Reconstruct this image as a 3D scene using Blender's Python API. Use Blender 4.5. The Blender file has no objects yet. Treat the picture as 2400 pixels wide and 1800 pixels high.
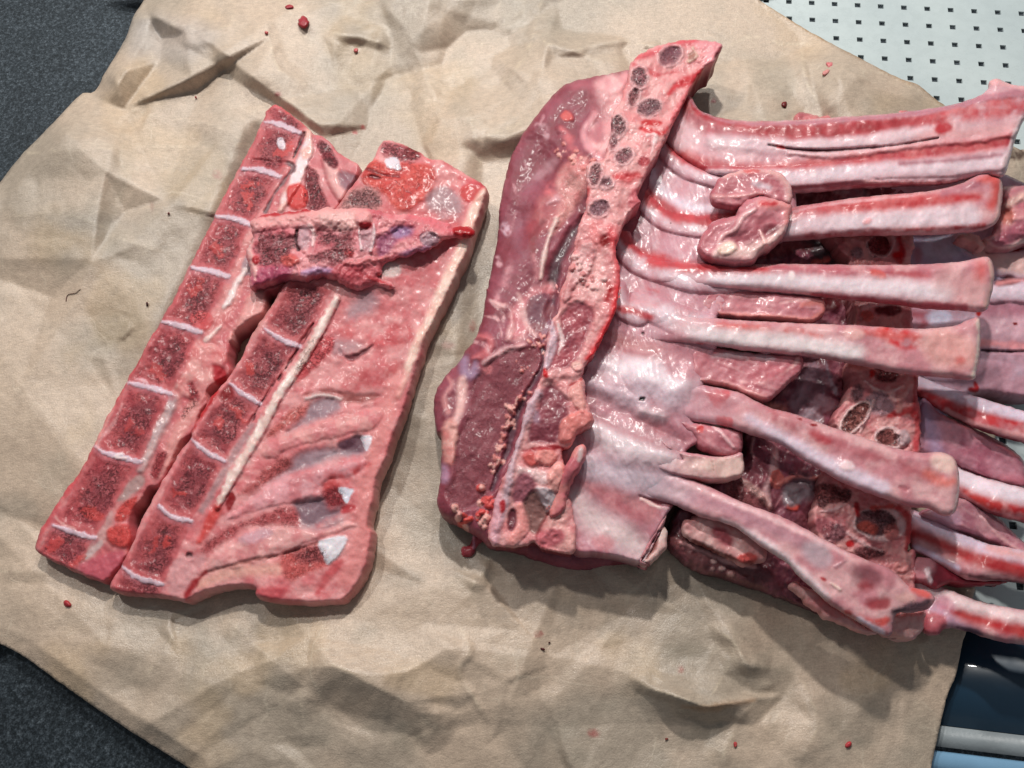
import bpy, math, random
import numpy as np
from mathutils import Matrix, Vector
from mathutils.geometry import delaunay_2d_cdt
rad = math.radians
sc = bpy.context.scene
C = bpy.context.collection

# ---------------------------------------------------------------- camera, world, lamps, exposure
S = 0.0002                      # metres per photograph pixel at the paper: everything below is laid out in these units
F, TILT, ROLL = 1850.0, rad(22), rad(-6)
DIST = F * S
ROT = Matrix.Rotation(TILT, 3, 'X') @ Matrix.Rotation(ROLL, 3, 'Z')
CAM = ROT @ Vector((0, 0, DIST))
cd = bpy.data.cameras.new('camera'); cam = bpy.data.objects.new('camera', cd); C.objects.link(cam)
cam.matrix_world = Matrix.Translation(CAM) @ ROT.to_4x4()
cd.sensor_width = 36; cd.lens = F / 2400 * 36; cd.clip_start = 0.01; cd.clip_end = 50
sc.camera = cam
w = bpy.data.worlds.new('World'); sc.world = w; w.use_nodes = True
w.node_tree.nodes['Background'].inputs[0].default_value = (0.86, 0.93, 1.0, 1)
w.node_tree.nodes['Background'].inputs[1].default_value = 0.165
def lamp(name, loc, power, sx, sy, col=(1, .97, .92)):
    l = bpy.data.lights.new(name, 'AREA'); l.shape = 'RECTANGLE'; l.size = sx; l.size_y = sy
    l.energy = power; l.color = col
    o = bpy.data.objects.new(name, l); C.objects.link(o); o.location = loc
    o.rotation_euler = (Vector((0, 0, 0)) - Vector(loc)).to_track_quat('-Z', 'Y').to_euler()
lamp('ceiling_spot', (0.06, 0.72, 0.84), 7.2, .05, .05)
lamp('ceiling_spot', (-0.42, 0.55, 0.92), 3.6, .05, .05)
lamp('ceiling_spot', (0.34, 1.00, 0.85), 3.6, .05, .05)
lamp('window_light', (-0.58, 0.92, 0.75), 2.2, .55, .30, (.96, .98, 1))
sc.view_settings.view_transform = 'Standard'; sc.view_settings.look = 'None'
sc.view_settings.exposure = 0.0; sc.view_settings.gamma = 1

# ---------------------------------------------------------------- maths helpers
Rn = np.array(ROT); Cn = np.array(CAM)
def unproj(uv, z):
    """world points of tracing coordinates uv at height z (both in layout units)"""
    uv = np.asarray(uv, float); z = np.broadcast_to(np.asarray(z, float) * S, (len(uv),))
    d = np.stack([(uv[:, 0] - 1200) / F, -(uv[:, 1] - 900) / F, -np.ones(len(uv))], 1) @ Rn.T
    t = (z - Cn[2]) / d[:, 2]
    return Cn + d * t[:, None]
VW = dict(P=(0, 0, 1), O=(0, 0, 1.085), A=(0, 200, .36157), B=(500, 200, .36157), C=(0, 800, .42194), D=(400, 700, .45215),
          E=(1000, 50, .39172), F=(1000, 650, .45215), G=(1500, 50, .40687), H=(1500, 600, .42194), I=(1500, 1000, .48232),
          J=(200, 0, .49729), K=(0, 1300, .45208), L=(800, 1300, .40687), M=(2100, 150, .39164), N=(2100, 1200, .36145))
def V(s):
    if not isinstance(s, str): return np.asarray(s, float)
    """'B 10 20 30 40 C 1 2' -> points; a letter changes the tracing frame"""
    out = []; k = 'P'; b = []
    for t in s.replace(',', ' ').split():
        if t in VW: k = t; continue
        b.append(float(t))
        if len(b) == 2:
            x0, y0, q = VW[k]; out.append((x0 + b[0] * q, y0 + b[1] * q)); b = []
    return np.array(out)
_rs = np.random.RandomState(7); TAB = _rs.rand(512, 512)
def vn(u, v, sc_, seed=0):
    x = u / sc_ + seed * 17.31 + 1000; y = v / sc_ + seed * 9.77 + 1000
    xi = np.floor(x).astype(int); yi = np.floor(y).astype(int); fx = x - xi; fy = y - yi
    fx = fx * fx * (3 - 2 * fx); fy = fy * fy * (3 - 2 * fy)
    g = lambda a, b: TAB[a % 512, b % 512]
    return (g(xi, yi) * (1 - fx) + g(xi + 1, yi) * fx) * (1 - fy) + (g(xi, yi + 1) * (1 - fx) + g(xi + 1, yi + 1) * fx) * fy
def fbm(u, v, s, seed=0, o=4):
    a = 0; t = 0; m = 1
    for k in range(o):
        a = a + m * vn(u, v, s, seed + k * 3); t += m; m *= .55; s = s / 2.03
    return a / t * 2 - 1
def srgb(h):
    h = h.lstrip('#'); c = np.array([int(h[i:i + 2], 16) / 255 for i in (0, 2, 4)])
    return np.where(c <= .04045, c / 12.92, ((c + .055) / 1.055) ** 2.4)
def smooth(e0, e1, x):
    t = np.clip((x - e0) / (e1 - e0 + 1e-9), 0, 1); return t * t * (3 - 2 * t)
def catmull(P, step, closed):
    P = np.asarray(P, float); n = len(P); out = []
    rng = range(n) if closed else range(n - 1)
    for i in rng:
        p1, p2 = P[i], P[(i + 1) % n]
        p0 = P[i - 1] if (closed or i > 0) else 2 * p1 - p2
        p3 = P[(i + 2) % n] if (closed or i + 2 < n) else 2 * p2 - p1
        m = max(1, int(round(np.linalg.norm(p2 - p1) / step)))
        for k in range(m):
            t = k / m
            out.append(.5 * (2 * p1 + (p2 - p0) * t + (2 * p0 - 5 * p1 + 4 * p2 - p3) * t * t + (3 * p1 - p0 - 3 * p2 + p3) * t ** 3))
    if not closed: out.append(P[-1])
    return np.array(out)
def seg_dist(u, v, P, closed):
    """distance to polyline and position along it 0..1"""
    Q = np.roll(P, -1, 0) if closed else P[1:]
    A = P if closed else P[:-1]
    D = Q - A; L2 = (D ** 2).sum(1) + 1e-9
    cum = np.concatenate([[0], np.cumsum(np.sqrt(L2))]); tot = cum[-1]
    best = np.full(len(u), 1e18); par = np.zeros(len(u)); side = np.zeros(len(u))
    for s in range(0, len(u), 4000):
        x = u[s:s + 4000, None] - A[None, :, 0]; y = v[s:s + 4000, None] - A[None, :, 1]
        t = np.clip((x * D[:, 0] + y * D[:, 1]) / L2, 0, 1)
        dx = x - t * D[:, 0]; dy = y - t * D[:, 1]; d2 = dx * dx + dy * dy
        j = d2.argmin(1); r = np.arange(len(j))
        best[s:s + 4000] = d2[r, j]; par[s:s + 4000] = (cum[j] + t[r, j] * np.sqrt(L2[j])) / tot
        side[s:s + 4000] = np.sign(D[j, 0] * y[r, j] - D[j, 1] * x[r, j])
    return np.sqrt(best), par, side
def inside(u, v, P):
    c = np.zeros(len(u), bool); n = len(P)
    for i in range(n):
        x1, y1 = P[i]; x2, y2 = P[(i + 1) % n]
        if y1 == y2: continue
        m = ((y1 > v) != (y2 > v)) & (u < (x2 - x1) * (v - y1) / (y2 - y1) + x1)
        c ^= m
    return c
def sdist(u, v, P):
    d, _, _ = seg_dist(u, v, P, True); return np.where(inside(u, v, P), d, -d)

# ---------------------------------------------------------------- surface features: each recolours, raises or roughens a patch
class Lay:
    pass
def _mk(kind, pts, w, col, soft, dz, por, wet, a, warp, ws, sub, seed, col2, rnd):
    l = Lay(); l.kind = kind; l.P = pts; l.w = w; l.col = None if col is None else srgb(col); l.soft = soft; l.dz = dz; l.por = por
    l.wet = wet; l.a = a; l.warp = warp; l.ws = ws; l.sub = sub; l.seed = seed; l.col2 = None if col2 is None else srgb(col2); l.rnd = rnd
    return l
_sd = [0]
def ST(s, w, col=None, soft=3, dz=0, por=None, wet=None, a=1, warp=3, ws=22, sub=0, col2=None, rnd=False):
    """stroke along a line, width w or list of widths"""
    _sd[0] += 1
    return _mk('s', catmull(V(s), 6, False), w, col, soft, dz, por, wet, a, warp, ws, sub, _sd[0], col2, rnd)
def PO(s, col=None, soft=4, dz=0, por=None, wet=None, a=1, warp=4, ws=22, sub=0, col2=None, rnd=False, w=12):
    _sd[0] += 1
    return _mk('p', catmull(V(s), 6, True), w, col, soft, dz, por, wet, a, warp, ws, sub, _sd[0], col2, rnd)
def EL(s, rx, ry, rot=0, col=None, soft=4, dz=0, por=None, wet=None, a=1, warp=3, ws=22, sub=0, col2=None, rnd=False, w=12):
    """ellipse: centre in a tracing frame, radii in layout units"""
    c = V(s)[0]; t = np.linspace(0, 2 * np.pi, 28, endpoint=False); r = rad(rot)
    x = rx * np.cos(t); y = ry * np.sin(t)
    _sd[0] += 1
    return _mk('p', np.stack([c[0] + x * math.cos(r) - y * math.sin(r), c[1] + x * math.sin(r) + y * math.cos(r)], 1), w, col, soft, dz, por,
               wet, a, warp, ws, sub, _sd[0], col2, rnd)
def apply(l, u, v, col, z, msk):
    P = l.P; mg = l.soft + l.warp + (max(l.w) if isinstance(l.w, (list, tuple)) else l.w) + 4
    lo = P.min(0) - mg; hi = P.max(0) + mg
    ix = np.nonzero((u > lo[0]) & (u < hi[0]) & (v > lo[1]) & (v < hi[1]))[0]
    if not len(ix): return
    uu = u[ix]; vv = v[ix]
    nz = fbm(uu, vv, l.ws, l.seed, 3) * l.warp * 1.6
    if l.kind == 's':
        d, t, _ = seg_dist(uu, vv, P, False)
        ww = np.interp(t, np.linspace(0, 1, len(l.w)), l.w) if isinstance(l.w, (list, tuple)) else l.w
        hw = ww / 2
        so = l.soft * np.clip(.8 + ww / 40, .8, 1.7); m = smooth(-so, so, hw - d + nz)
        rd = np.sqrt(np.clip(1 - (d / (hw + l.soft)) ** 2, 0, 1)) if l.rnd else m
    else:
        sd = sdist(uu, vv, P) + nz
        m = smooth(-l.soft, l.soft, sd)
        rd = np.sqrt(np.clip(1 - (1 - np.clip(sd / l.w, 0, 1)) ** 2, 0, 1)) if l.rnd else m
    if l.dz: z[ix] += l.dz * rd
    if l.sub: m = m * np.clip(.5 + 1.4 * fbm(uu, vv, l.sub, l.seed + 40, 3) + .25, 0, 1)
    mm = (m * l.a)[:, None]
    if l.col is not None:
        cc = l.col[None]
        if l.col2 is not None:
            k = smooth(-.35, .35, fbm(uu, vv, 26, l.seed + 60, 4))[:, None]; cc = l.col * (1 - k) + l.col2 * k
        col[ix] = col[ix] * (1 - mm) + cc * mm
    if l.por is not None: msk[ix, 0] = msk[ix, 0] * (1 - m) + l.por * m
    if l.wet is not None: msk[ix, 1] = msk[ix, 1] * (1 - m) + l.wet * m

def zfield(s):
    """heights through control points 'u v z' by inverse distance"""
    if callable(s): return s
    if not isinstance(s, str): return lambda u, v: np.full(len(u), float(s))
    if s.startswith('X'):                          # heights along u only
        q = np.array([float(x) for x in s.split()[1:]]).reshape(-1, 2)
        return lambda u, v: np.mean([np.interp(u + o_, q[:, 0], q[:, 1]) for o_ in (-60, -30, 0, 30, 60)], 0)
    k = 'P'; b = []; out = []
    for t in s.replace(',', ' ').split():
        if t in VW: k = t; continue
        b.append(float(t))
        if len(b) == 3: x0, y0, q = VW[k]; out.append((x0 + b[0] * q, y0 + b[1] * q, b[2])); b = []
    A = np.array(out)
    def f(u, v):
        d2 = (u[:, None] - A[:, 0]) ** 2 + (v[:, None] - A[:, 1]) ** 2 + 300
        wt = d2 ** -1.6
        return (wt * A[:, 2]).sum(1) / wt.sum(1)
    return f

# ---------------------------------------------------------------- object helpers
def tag(o, label=None, cat=None, group=None, kind=None):
    for k, x in (('label', label), ('category', cat), ('group', group), ('kind', kind)):
        if x: o[k] = x
    return o
def thing(name, loc, label, cat, group=None):
    o = bpy.data.objects.new(name, None); C.objects.link(o); o.location = loc; o.empty_display_size = .02
    return tag(o, label, cat, group)
def mesh_obj(name, co, faces, mat, parent=None, col=None, msk=None, smooth_=True):
    me = bpy.data.meshes.new(name); co = np.asarray(co, float)
    if parent is not None: co = co - np.array(parent_loc(parent))
    me.vertices.add(len(co)); me.vertices.foreach_set('co', co.astype(np.float32).ravel())
    fl = [len(f) for f in faces] if not isinstance(faces, np.ndarray) else None
    if fl is None:
        n = len(faces); me.loops.add(n * 3); me.loops.foreach_set('vertex_index', faces.astype(np.int32).ravel())
        me.polygons.add(n); me.polygons.foreach_set('loop_start', np.arange(n, dtype=np.int32) * 3)
    else:
        tot = sum(fl); me.loops.add(tot); me.loops.foreach_set('vertex_index', np.concatenate([np.asarray(f) for f in faces]).astype(np.int32))
        me.polygons.add(len(fl)); me.polygons.foreach_set('loop_start', np.concatenate([[0], np.cumsum(fl)[:-1]]).astype(np.int32))
    me.update(calc_edges=True); me.validate()
    if smooth_: me.polygons.foreach_set('use_smooth', np.ones(len(me.polygons), bool))
    for nm, a in (('col', col), ('msk', msk)):
        if a is not None:
            at = me.attributes.new(nm, 'FLOAT_COLOR', 'POINT')
            at.data.foreach_set('color', np.concatenate([a, np.ones((len(a), 1))], 1).astype(np.float32).ravel())
    me.materials.append(mat)
    o = bpy.data.objects.new(name, me); C.objects.link(o)
    if parent is not None: o.parent = parent
    return o
def parent_loc(p):
    l = Vector(p.location)
    while p.parent: p = p.parent; l = l + Vector(p.location)
    return l
def tri_fill(out, g, jit=.3, seed=1):
    """triangulate the inside of a closed outline with points about g apart"""
    rs = np.random.RandomState(seed); lo = out.min(0); hi = out.max(0)
    gx, gy = np.meshgrid(np.arange(lo[0], hi[0], g), np.arange(lo[1], hi[1], g * .87))
    gx = gx + (np.arange(gx.shape[0])[:, None] % 2) * g * .5
    p = np.stack([gx.ravel(), gy.ravel()], 1) + (rs.rand(gx.size, 2) - .5) * g * jit
    p = p[inside(p[:, 0], p[:, 1], out)]
    d, _, _ = seg_dist(p[:, 0], p[:, 1], out, True); p = p[d > g * .55]
    allp = np.concatenate([out, p]); n = len(out)
    r = delaunay_2d_cdt([Vector(q) for q in allp], [(i, (i + 1) % n) for i in range(n)], [], 1, 1e-4)
    vs = np.array([tuple(q) for q in r[0]]); fs = np.array([f for f in r[2] if len(f) == 3])
    a = vs[fs[:, 1]] - vs[fs[:, 0]]; b = vs[fs[:, 2]] - vs[fs[:, 0]]
    fl = a[:, 0] * b[:, 1] - a[:, 1] * b[:, 0] > 0      # v runs down the picture: flip so that faces look up
    fs[fl] = fs[fl][:, ::-1]
    c = vs[fs].mean(1); fs = fs[inside(c[:, 0], c[:, 1], out)]
    return vs, fs

def surf(u, v, d, seed, z, r, flat, nz, base, base2, bs, por, wet, fib, layers, cn):
    """height, colour and porosity / wetness of a piece's upper surface"""
    Z = zfield(z)(u, v)
    q = 1 - np.clip(d / r, 0, 1); Z = Z - r * (1 - np.sqrt(np.clip(1 - q * q, 0, 1))) * (0.9 if not flat else flat)
    for s_, a_ in nz: Z = Z + fbm(u, v, s_, seed + 5, 3) * a_ * np.clip(d / 8, .15, 1)
    b1 = srgb(base); b2 = srgb(base2) if base2 else b1
    k = smooth(-.4, .4, fbm(u, v, bs, seed + 11, 4))[:, None]
    col = b1 * (1 - k) + b2 * k
    msk = np.zeros((len(u), 3)); msk[:, 0] = por; msk[:, 1] = wet
    if fib:                                        # muscle fibres: (angle, length, width, strength, pale colour)
        an, ln, wd, st, fc = fib; an = rad(an)
        a = u * math.cos(an) + v * math.sin(an); b = -u * math.sin(an) + v * math.cos(an)
        b = b + fbm(u, v, 60, seed + 3, 2) * 10
        f = fbm(a / ln * wd, b, wd, seed + 21, 3)
        Z = Z + f * 1.0
        m = (smooth(.08, .5, f) * st)[:, None]; col = col * (1 - m) + srgb(fc) * m
    for l in layers: apply(l, u, v, col, Z, msk)
    for s_, a_ in cn: col = col * (1 + a_ * fbm(u, v, s_, seed + 31, 3))[:, None]
    lum = (col * [.3, .6, .1]).sum(1)[:, None]; col = lum + (col - lum) * 1.03      # raw-meat chroma
    col = np.clip(col * np.array([1.05, .955, .955]), .004, .95) ** 1.07
    return Z, col, msk
def piece(name, outline, parent, mat, z=80, r=18, zb=0, g=4.5, base='#c98088', base2=None, bs=40, rag=1.2, nz=((60, 4), (18, 1.6)), cn=((30, .10), (9, .10)),
          layers=(), por=0, wet=.5, side=None, zones=(), body=False, bulge=2, fib=None, flat=False, label=None, kind=None, seed=None, blend=None):
    g = g * .8; seed = int(hash_(name) + int(V(outline)[0].sum())) % 97 if seed is None else seed
    out = catmull(V(outline), g * 1.1, True)
    nn = np.roll(out, -1, 0) - np.roll(out, 1, 0); nn = np.stack([nn[:, 1], -nn[:, 0]], 1); nn /= (np.linalg.norm(nn, axis=1)[:, None] + 1e-9)
    out = out + nn * (fbm(out[:, 0], out[:, 1], 14, seed, 3) * rag * 2)[:, None]
    vs, fs = tri_fill(out, g, seed=seed)
    u, v = vs[:, 0].copy(), vs[:, 1].copy()
    n0 = len(out)
    d, _, _ = seg_dist(u, v, out, True)
    Z, col, msk = surf(u, v, d, seed, z, r, flat, nz, base, base2, bs, por, wet, fib, layers, cn)
    if blend:                                      # grows out of the membrane sheet between two stations
        SZ, SC, SM = SHEET(u, v); k = smooth(blend[0], blend[1], u); kc = smooth(blend[0] + 30, blend[1] + 110, u)[:, None]
        Z = (SZ - 4) * (1 - k) + Z * k; col = SC * (1 - kc) + col * kc; msk = SM * (1 - kc) + msk * kc
    W = unproj(vs, Z)
    # boundary loop of the triangulation
    e = {}
    for a, b, c in fs:
        for x, y in ((a, b), (b, c), (c, a)): e[(x, y)] = 1
    nxt = {x: y for (x, y) in e if (y, x) not in e}
    st = next(iter(nxt)); loop = [st]; cur = nxt[st]
    while cur != st and cur in nxt and len(loop) < 20000: loop.append(cur); cur = nxt[cur]
    if len(loop) < .6 * len(nxt):
        seen = set(loop)
        for s0 in nxt:
            if s0 in seen: continue
            l2 = [s0]; cur = nxt[s0]
            while cur != s0 and cur in nxt and len(l2) < 20000: l2.append(cur); cur = nxt[cur]
            seen |= set(l2)
            if len(l2) > len(loop): loop = l2
    loop = np.array(loop); m = len(loop)
    E = W[loop]; t = np.roll(E, -1, 0) - np.roll(E, 1, 0); nrm = np.stack([t[:, 1], -t[:, 0]], 1)
    nrm /= (np.linalg.norm(nrm, axis=1)[:, None] + 1e-12)
    ar = (E[:, 0] * np.roll(E[:, 1], -1) - np.roll(E[:, 0], -1) * E[:, 1]).sum()
    if ar < 0: nrm = -nrm                          # outward
    zbv = zfield(zb)(u[loop], v[loop]) * S
    ringsW = []; cols = []
    sc_ = srgb(side) if side else None
    R = 5
    for k in range(1, R + 1):
        t_ = k / R
        p = E.copy()
        if body:                                   # underside curls back in
            ph = t_ * math.pi / 2 * .95
            off = -(1 - math.cos(ph)) * r * .75 * S
            p[:, 2] = E[:, 2] - np.sin(ph) * np.minimum(r * .8 * S, np.maximum(E[:, 2] - zbv, 0))
        else:
            off = (math.sin(t_ * math.pi) * bulge - t_ * t_ * 5) * S
            p[:, 2] = E[:, 2] + (zbv - E[:, 2]) * t_
        wob = fbm(u[loop] + k * 31, v[loop], 20, seed + 70, 2) * 2.0 * S * math.sin(t_ * math.pi)
        p[:, :2] += nrm * (off + wob)[:, None] if not np.isscalar(off + wob) else nrm * off
        ringsW.append(p)
        c = col[loop] if sc_ is None else col[loop] * (1 - min(1, t_ * 1.6)) + sc_ * min(1, t_ * 1.6)
        c = c * (1 + .18 * fbm(u[loop] + k * 17, v[loop] + k * 13, 16, seed + 80, 3))[:, None]
        cols.append(np.clip(c, .003, .95))
    nv = len(W); allW = np.concatenate([W] + ringsW); allC = np.concatenate([col] + cols); mk = msk[loop].copy(); mk[:, 0] *= .5
    allM = np.concatenate([msk] + [mk] * R); UV = np.concatenate([vs] + [vs[loop]] * R)
    tris = [fs]; prev = loop
    for k in range(R):
        cur = nv + k * m + np.arange(m)
        a, b = prev, np.roll(prev, -1); c_, d_ = cur, np.roll(cur, -1)
        tris += [np.stack([b, a, c_], 1), np.stack([b, c_, d_], 1)]
        prev = cur
    if flat is False and body:                     # close the underside roughly with the same triangulation, lowered
        Zl = (W[:, 2] - np.minimum(r * 1.2 * S + 0.001, W[:, 2] * .5))
    T = np.concatenate(tris)
    if not zones:
        o = mesh_obj(name, allW, T, mat, parent, allC, allM)
        if label: o['label'] = label
        if kind: o['kind'] = kind
        return o
    cu = UV[T].mean(1); lab = np.zeros(len(T), int)
    jx = cu[:, 0] + fbm(cu[:, 0], cu[:, 1], 14, 5, 2) * 2; jy = cu[:, 1] + fbm(cu[:, 0], cu[:, 1], 14, 9, 2) * 2
    for i, zn in enumerate(zones):
        P = zn[1]; lo = P.min(0); hi = P.max(0)
        c2 = np.nonzero((jx > lo[0]) & (jx < hi[0]) & (jy > lo[1]) & (jy < hi[1]) & (lab == 0))[0]
        if len(c2): lab[c2[inside(jx[c2], jy[c2], P)]] = i + 1
    res = []
    for i in range(len(zones) + 1):
        f = T[lab == i]
        if not len(f): continue
        ids, inv = np.unique(f, return_inverse=True)
        nm = name if i == 0 else zones[i - 1][0]
        o = mesh_obj(nm, allW[ids], inv.reshape(f.shape), mat, parent, allC[ids], allM[ids])
        if i and len(zones[i - 1]) > 2: o['label'] = zones[i - 1][2]
        res.append(o)
    return res
def hash_(s): return sum(ord(c) * (i + 3) for i, c in enumerate(s))
def band(s, wd):
    """closed polygon around a line of given width (for splitting out strips)"""
    P = catmull(V(s), 8, False); t = np.gradient(P, axis=0); n = np.stack([-t[:, 1], t[:, 0]], 1); n /= np.linalg.norm(n, axis=1)[:, None]
    return np.concatenate([P + n * wd / 2, (P - n * wd / 2)[::-1]])

# ---------------------------------------------------------------- materials
class NT:
    def __init__(s, name):
        s.m = bpy.data.materials.new(name); s.m.use_nodes = True; s.t = s.m.node_tree
        s.b = s.t.nodes['Principled BSDF']; s.tc = s.n('ShaderNodeTexCoord')
    def n(s, k, **kw):
        x = s.t.nodes.new(k)
        for a, b in kw.items(): setattr(x, a, b)
        return x
    def l(s, a, b): s.t.links.new(a, b)
    def pos(s):
        g = s.n('ShaderNodeNewGeometry'); return g.outputs['Position']
    def noise(s, scale, det=3, rough=.6, src=None, dim='3D'):
        x = s.n('ShaderNodeTexNoise'); x.inputs['Scale'].default_value = scale; x.inputs['Detail'].default_value = det; x.inputs['Roughness'].default_value = rough
        s.l(src or s.pos(), x.inputs['Vector']); return x.outputs['Fac']
    def ramp(s, f, stops):
        x = s.n('ShaderNodeValToRGB'); e = x.color_ramp.elements
        while len(e) < len(stops): e.new(.5)
        for i, (p, c) in enumerate(stops):
            e[i].position = p; c = c if isinstance(c, tuple) else (c, c, c); e[i].color = (*c[:3], 1)
        s.l(f, x.inputs[0]); return x.outputs[0]
    def mix(s, f, a, b, mode='MIX'):
        x = s.n('ShaderNodeMix', data_type='RGBA', blend_type=mode)
        for v_, i in ((f, 0), (a, 6), (b, 7)):
            if isinstance(v_, (int, float)): x.inputs[i].default_value = v_ if i == 0 else (v_, v_, v_, 1)
            elif isinstance(v_, tuple): x.inputs[i].default_value = (*v_[:3], 1)
            else: s.l(v_, x.inputs[i])
        return x.outputs[2]
    def math(s, op, a, b=0.0, c=None):
        x = s.n('ShaderNodeMath', operation=op)
        for i, v_ in enumerate((a, b, c)):
            if v_ is None: continue
            if isinstance(v_, (int, float)): x.inputs[i].default_value = v_
            else: s.l(v_, x.inputs[i])
        return x.outputs[0]
    def bump(s, h, st, dist, prev=None):
        x = s.n('ShaderNodeBump'); x.inputs['Strength'].default_value = st; x.inputs['Distance'].default_value = dist
        s.l(h, x.inputs['Height'])
        if prev is not None: s.l(prev, x.inputs['Normal'])
        return x.outputs[0]
def flesh(name, sss=.35):
    t = NT(name); b = t.b
    at = t.n('ShaderNodeAttribute', attribute_name='col'); mk = t.n('ShaderNodeAttribute', attribute_name='msk')
    sp = t.n('ShaderNodeSeparateColor'); t.l(mk.outputs['Color'], sp.inputs[0]); por, wet = sp.outputs[0], sp.outputs[1]
    c = at.outputs['Color']
    n1 = t.noise(520, 4, .65); n2 = t.noise(1700, 3, .7)
    c = t.mix(1.0, c, t.ramp(n1, [(.28, (.88, .84, .84)), (.5, (1, 1, 1)), (.75, (1.09, 1.08, 1.08))]), 'MULTIPLY')
    c = t.mix(1.0, c, t.ramp(n2, [(.3, (.88, .84, .84)), (.52, (1, 1, 1)), (.72, (1.12, 1.10, 1.10))]), 'MULTIPLY')
    c = t.mix(t.math('ADD', t.math('MULTIPLY', por, .6), .4), at.outputs['Color'], c)
    # spongy bone: dark pits
    pn = t.noise(850, 4, .75); pl = t.noise(210, 3, .6)
    pits = t.math('MULTIPLY', t.ramp(pn, [(.43, 1.0), (.50, 0.0)]), t.ramp(pl, [(.40, 0.15), (.58, 1.0)]))
    pits = t.math('MULTIPLY', pits, por)
    c = t.mix(pits, c, (.085, .018, .022))
    gr = t.math('MULTIPLY', t.ramp(pn, [(.55, 0.0), (.68, 1.0)]), por)
    c = t.mix(t.math('MULTIPLY', gr, .35), c, (.62, .26, .25))
    t.l(c, b.inputs['Base Color'])
    rg = t.math('ADD', t.math('MULTIPLY', wet, -.20), .66)
    rg = t.math('ADD', rg, t.math('MULTIPLY', t.math('SUBTRACT', n1, .5), .35))
    t.l(rg, b.inputs['Roughness'])
    rough_ = t.math('ADD', t.math('MULTIPLY', por, .85), .15)
    hgt = t.math('MULTIPLY', t.math('ADD', n1, t.math('MULTIPLY', n2, .3)), rough_); bm = t.bump(hgt, .7, .0007)
    bm = t.bump(t.noise(150, 3, .5), .18, .0010, bm)
    bm = t.bump(t.math('SUBTRACT', 1.0, pits), .8, .0006, bm); t.l(bm, b.inputs['Normal'])
    t.l(t.math('ADD', t.math('MULTIPLY', wet, .25), .03), b.inputs['Coat Weight']); b.inputs['Coat Roughness'].default_value = .20
    t.l(t.bump(t.noise(420, 2, .5), .14, .0005), b.inputs['Coat Normal'])
    b.inputs['Subsurface Weight'].default_value = sss; b.inputs['Subsurface Radius'].default_value = (1, .35, .25); b.inputs['Subsurface Scale'].default_value = .0018
    b.inputs['Specular IOR Level'].default_value = .32
    return t.m
M_FLESH = flesh('raw_meat_and_bone')

# ---------------------------------------------------------------- setting: worktop, perforated tray, kraft paper
def mat_worktop():
    t = NT('speckled_laminate'); b = t.b
    n = t.noise(620, 4, .75); n2 = t.noise(1500, 2, .6); n3 = t.noise(30, 2, .5)
    c = t.ramp(n, [(.36, (.010, .014, .017)), (.50, (.026, .034, .041)), (.60, (.055, .068, .08)), (.74, (.13, .155, .175))])
    c = t.mix(1.0, c, t.ramp(n2, [(.35, .6), (.65, 1.5)]), 'MULTIPLY')
    c = t.mix(1.0, c, t.ramp(n3, [(.3, .85), (.7, 1.15)]), 'MULTIPLY')
    t.l(c, b.inputs['Base Color']); b.inputs['Roughness'].default_value = .6; b.inputs['Specular IOR Level'].default_value = .3
    t.l(t.bump(n, .35, .0004), b.inputs['Normal']); return t.m
def plain(name, col, rough=.4, met=0, n=40, var=.12, coat=0, bumpd=0):
    t = NT(name); b = t.b; x = t.noise(n, 4, .6); col = tuple(srgb(col))
    lo = tuple(q * (1 - var) for q in col); hi = tuple(q * (1 + var) for q in col)
    t.l(t.ramp(x, [(.3, lo), (.7, hi)]), b.inputs['Base Color'])
    t.l(t.ramp(t.noise(n * 6, 3), [(.3, rough * .8), (.7, rough * 1.2)]), b.inputs['Roughness'])
    b.inputs['Metallic'].default_value = met; b.inputs['Coat Weight'].default_value = coat
    if bumpd: t.l(t.bump(t.noise(n * 12, 3), .4, bumpd), b.inputs['Normal'])
    return t.m
def box(x0, y0, x1, y1, z0, z1, bev=0):
    """rounded-edge box as vertices and faces (world units)"""
    bv = bev; v = []; f = []
    prof = [(0, z0), (0, z1 - bv), (bv * .3, z1 - bv * .3), (bv, z1)] if bv else [(0, z0), (0, z1)]
    for o, z in prof: v += [(x0 + o, y0 + o, z), (x1 - o, y0 + o, z), (x1 - o, y1 - o, z), (x0 + o, y1 - o, z)]
    for k in range(len(prof) - 1):
        for i in range(4): f.append((k * 4 + i, k * 4 + (i + 1) % 4, k * 4 + 4 + (i + 1) % 4, k * 4 + 4 + i))
    t = (len(prof) - 1) * 4; f.append((t, t + 1, t + 2, t + 3)); return v, f
vv_, ff_ = box(-1.1, -.9, 1.1, 1.0, -.035, -6 * S - .001)
o = mesh_obj('worktop', vv_, ff_, mat_worktop(), smooth_=False); o['kind'] = 'structure'

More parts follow.
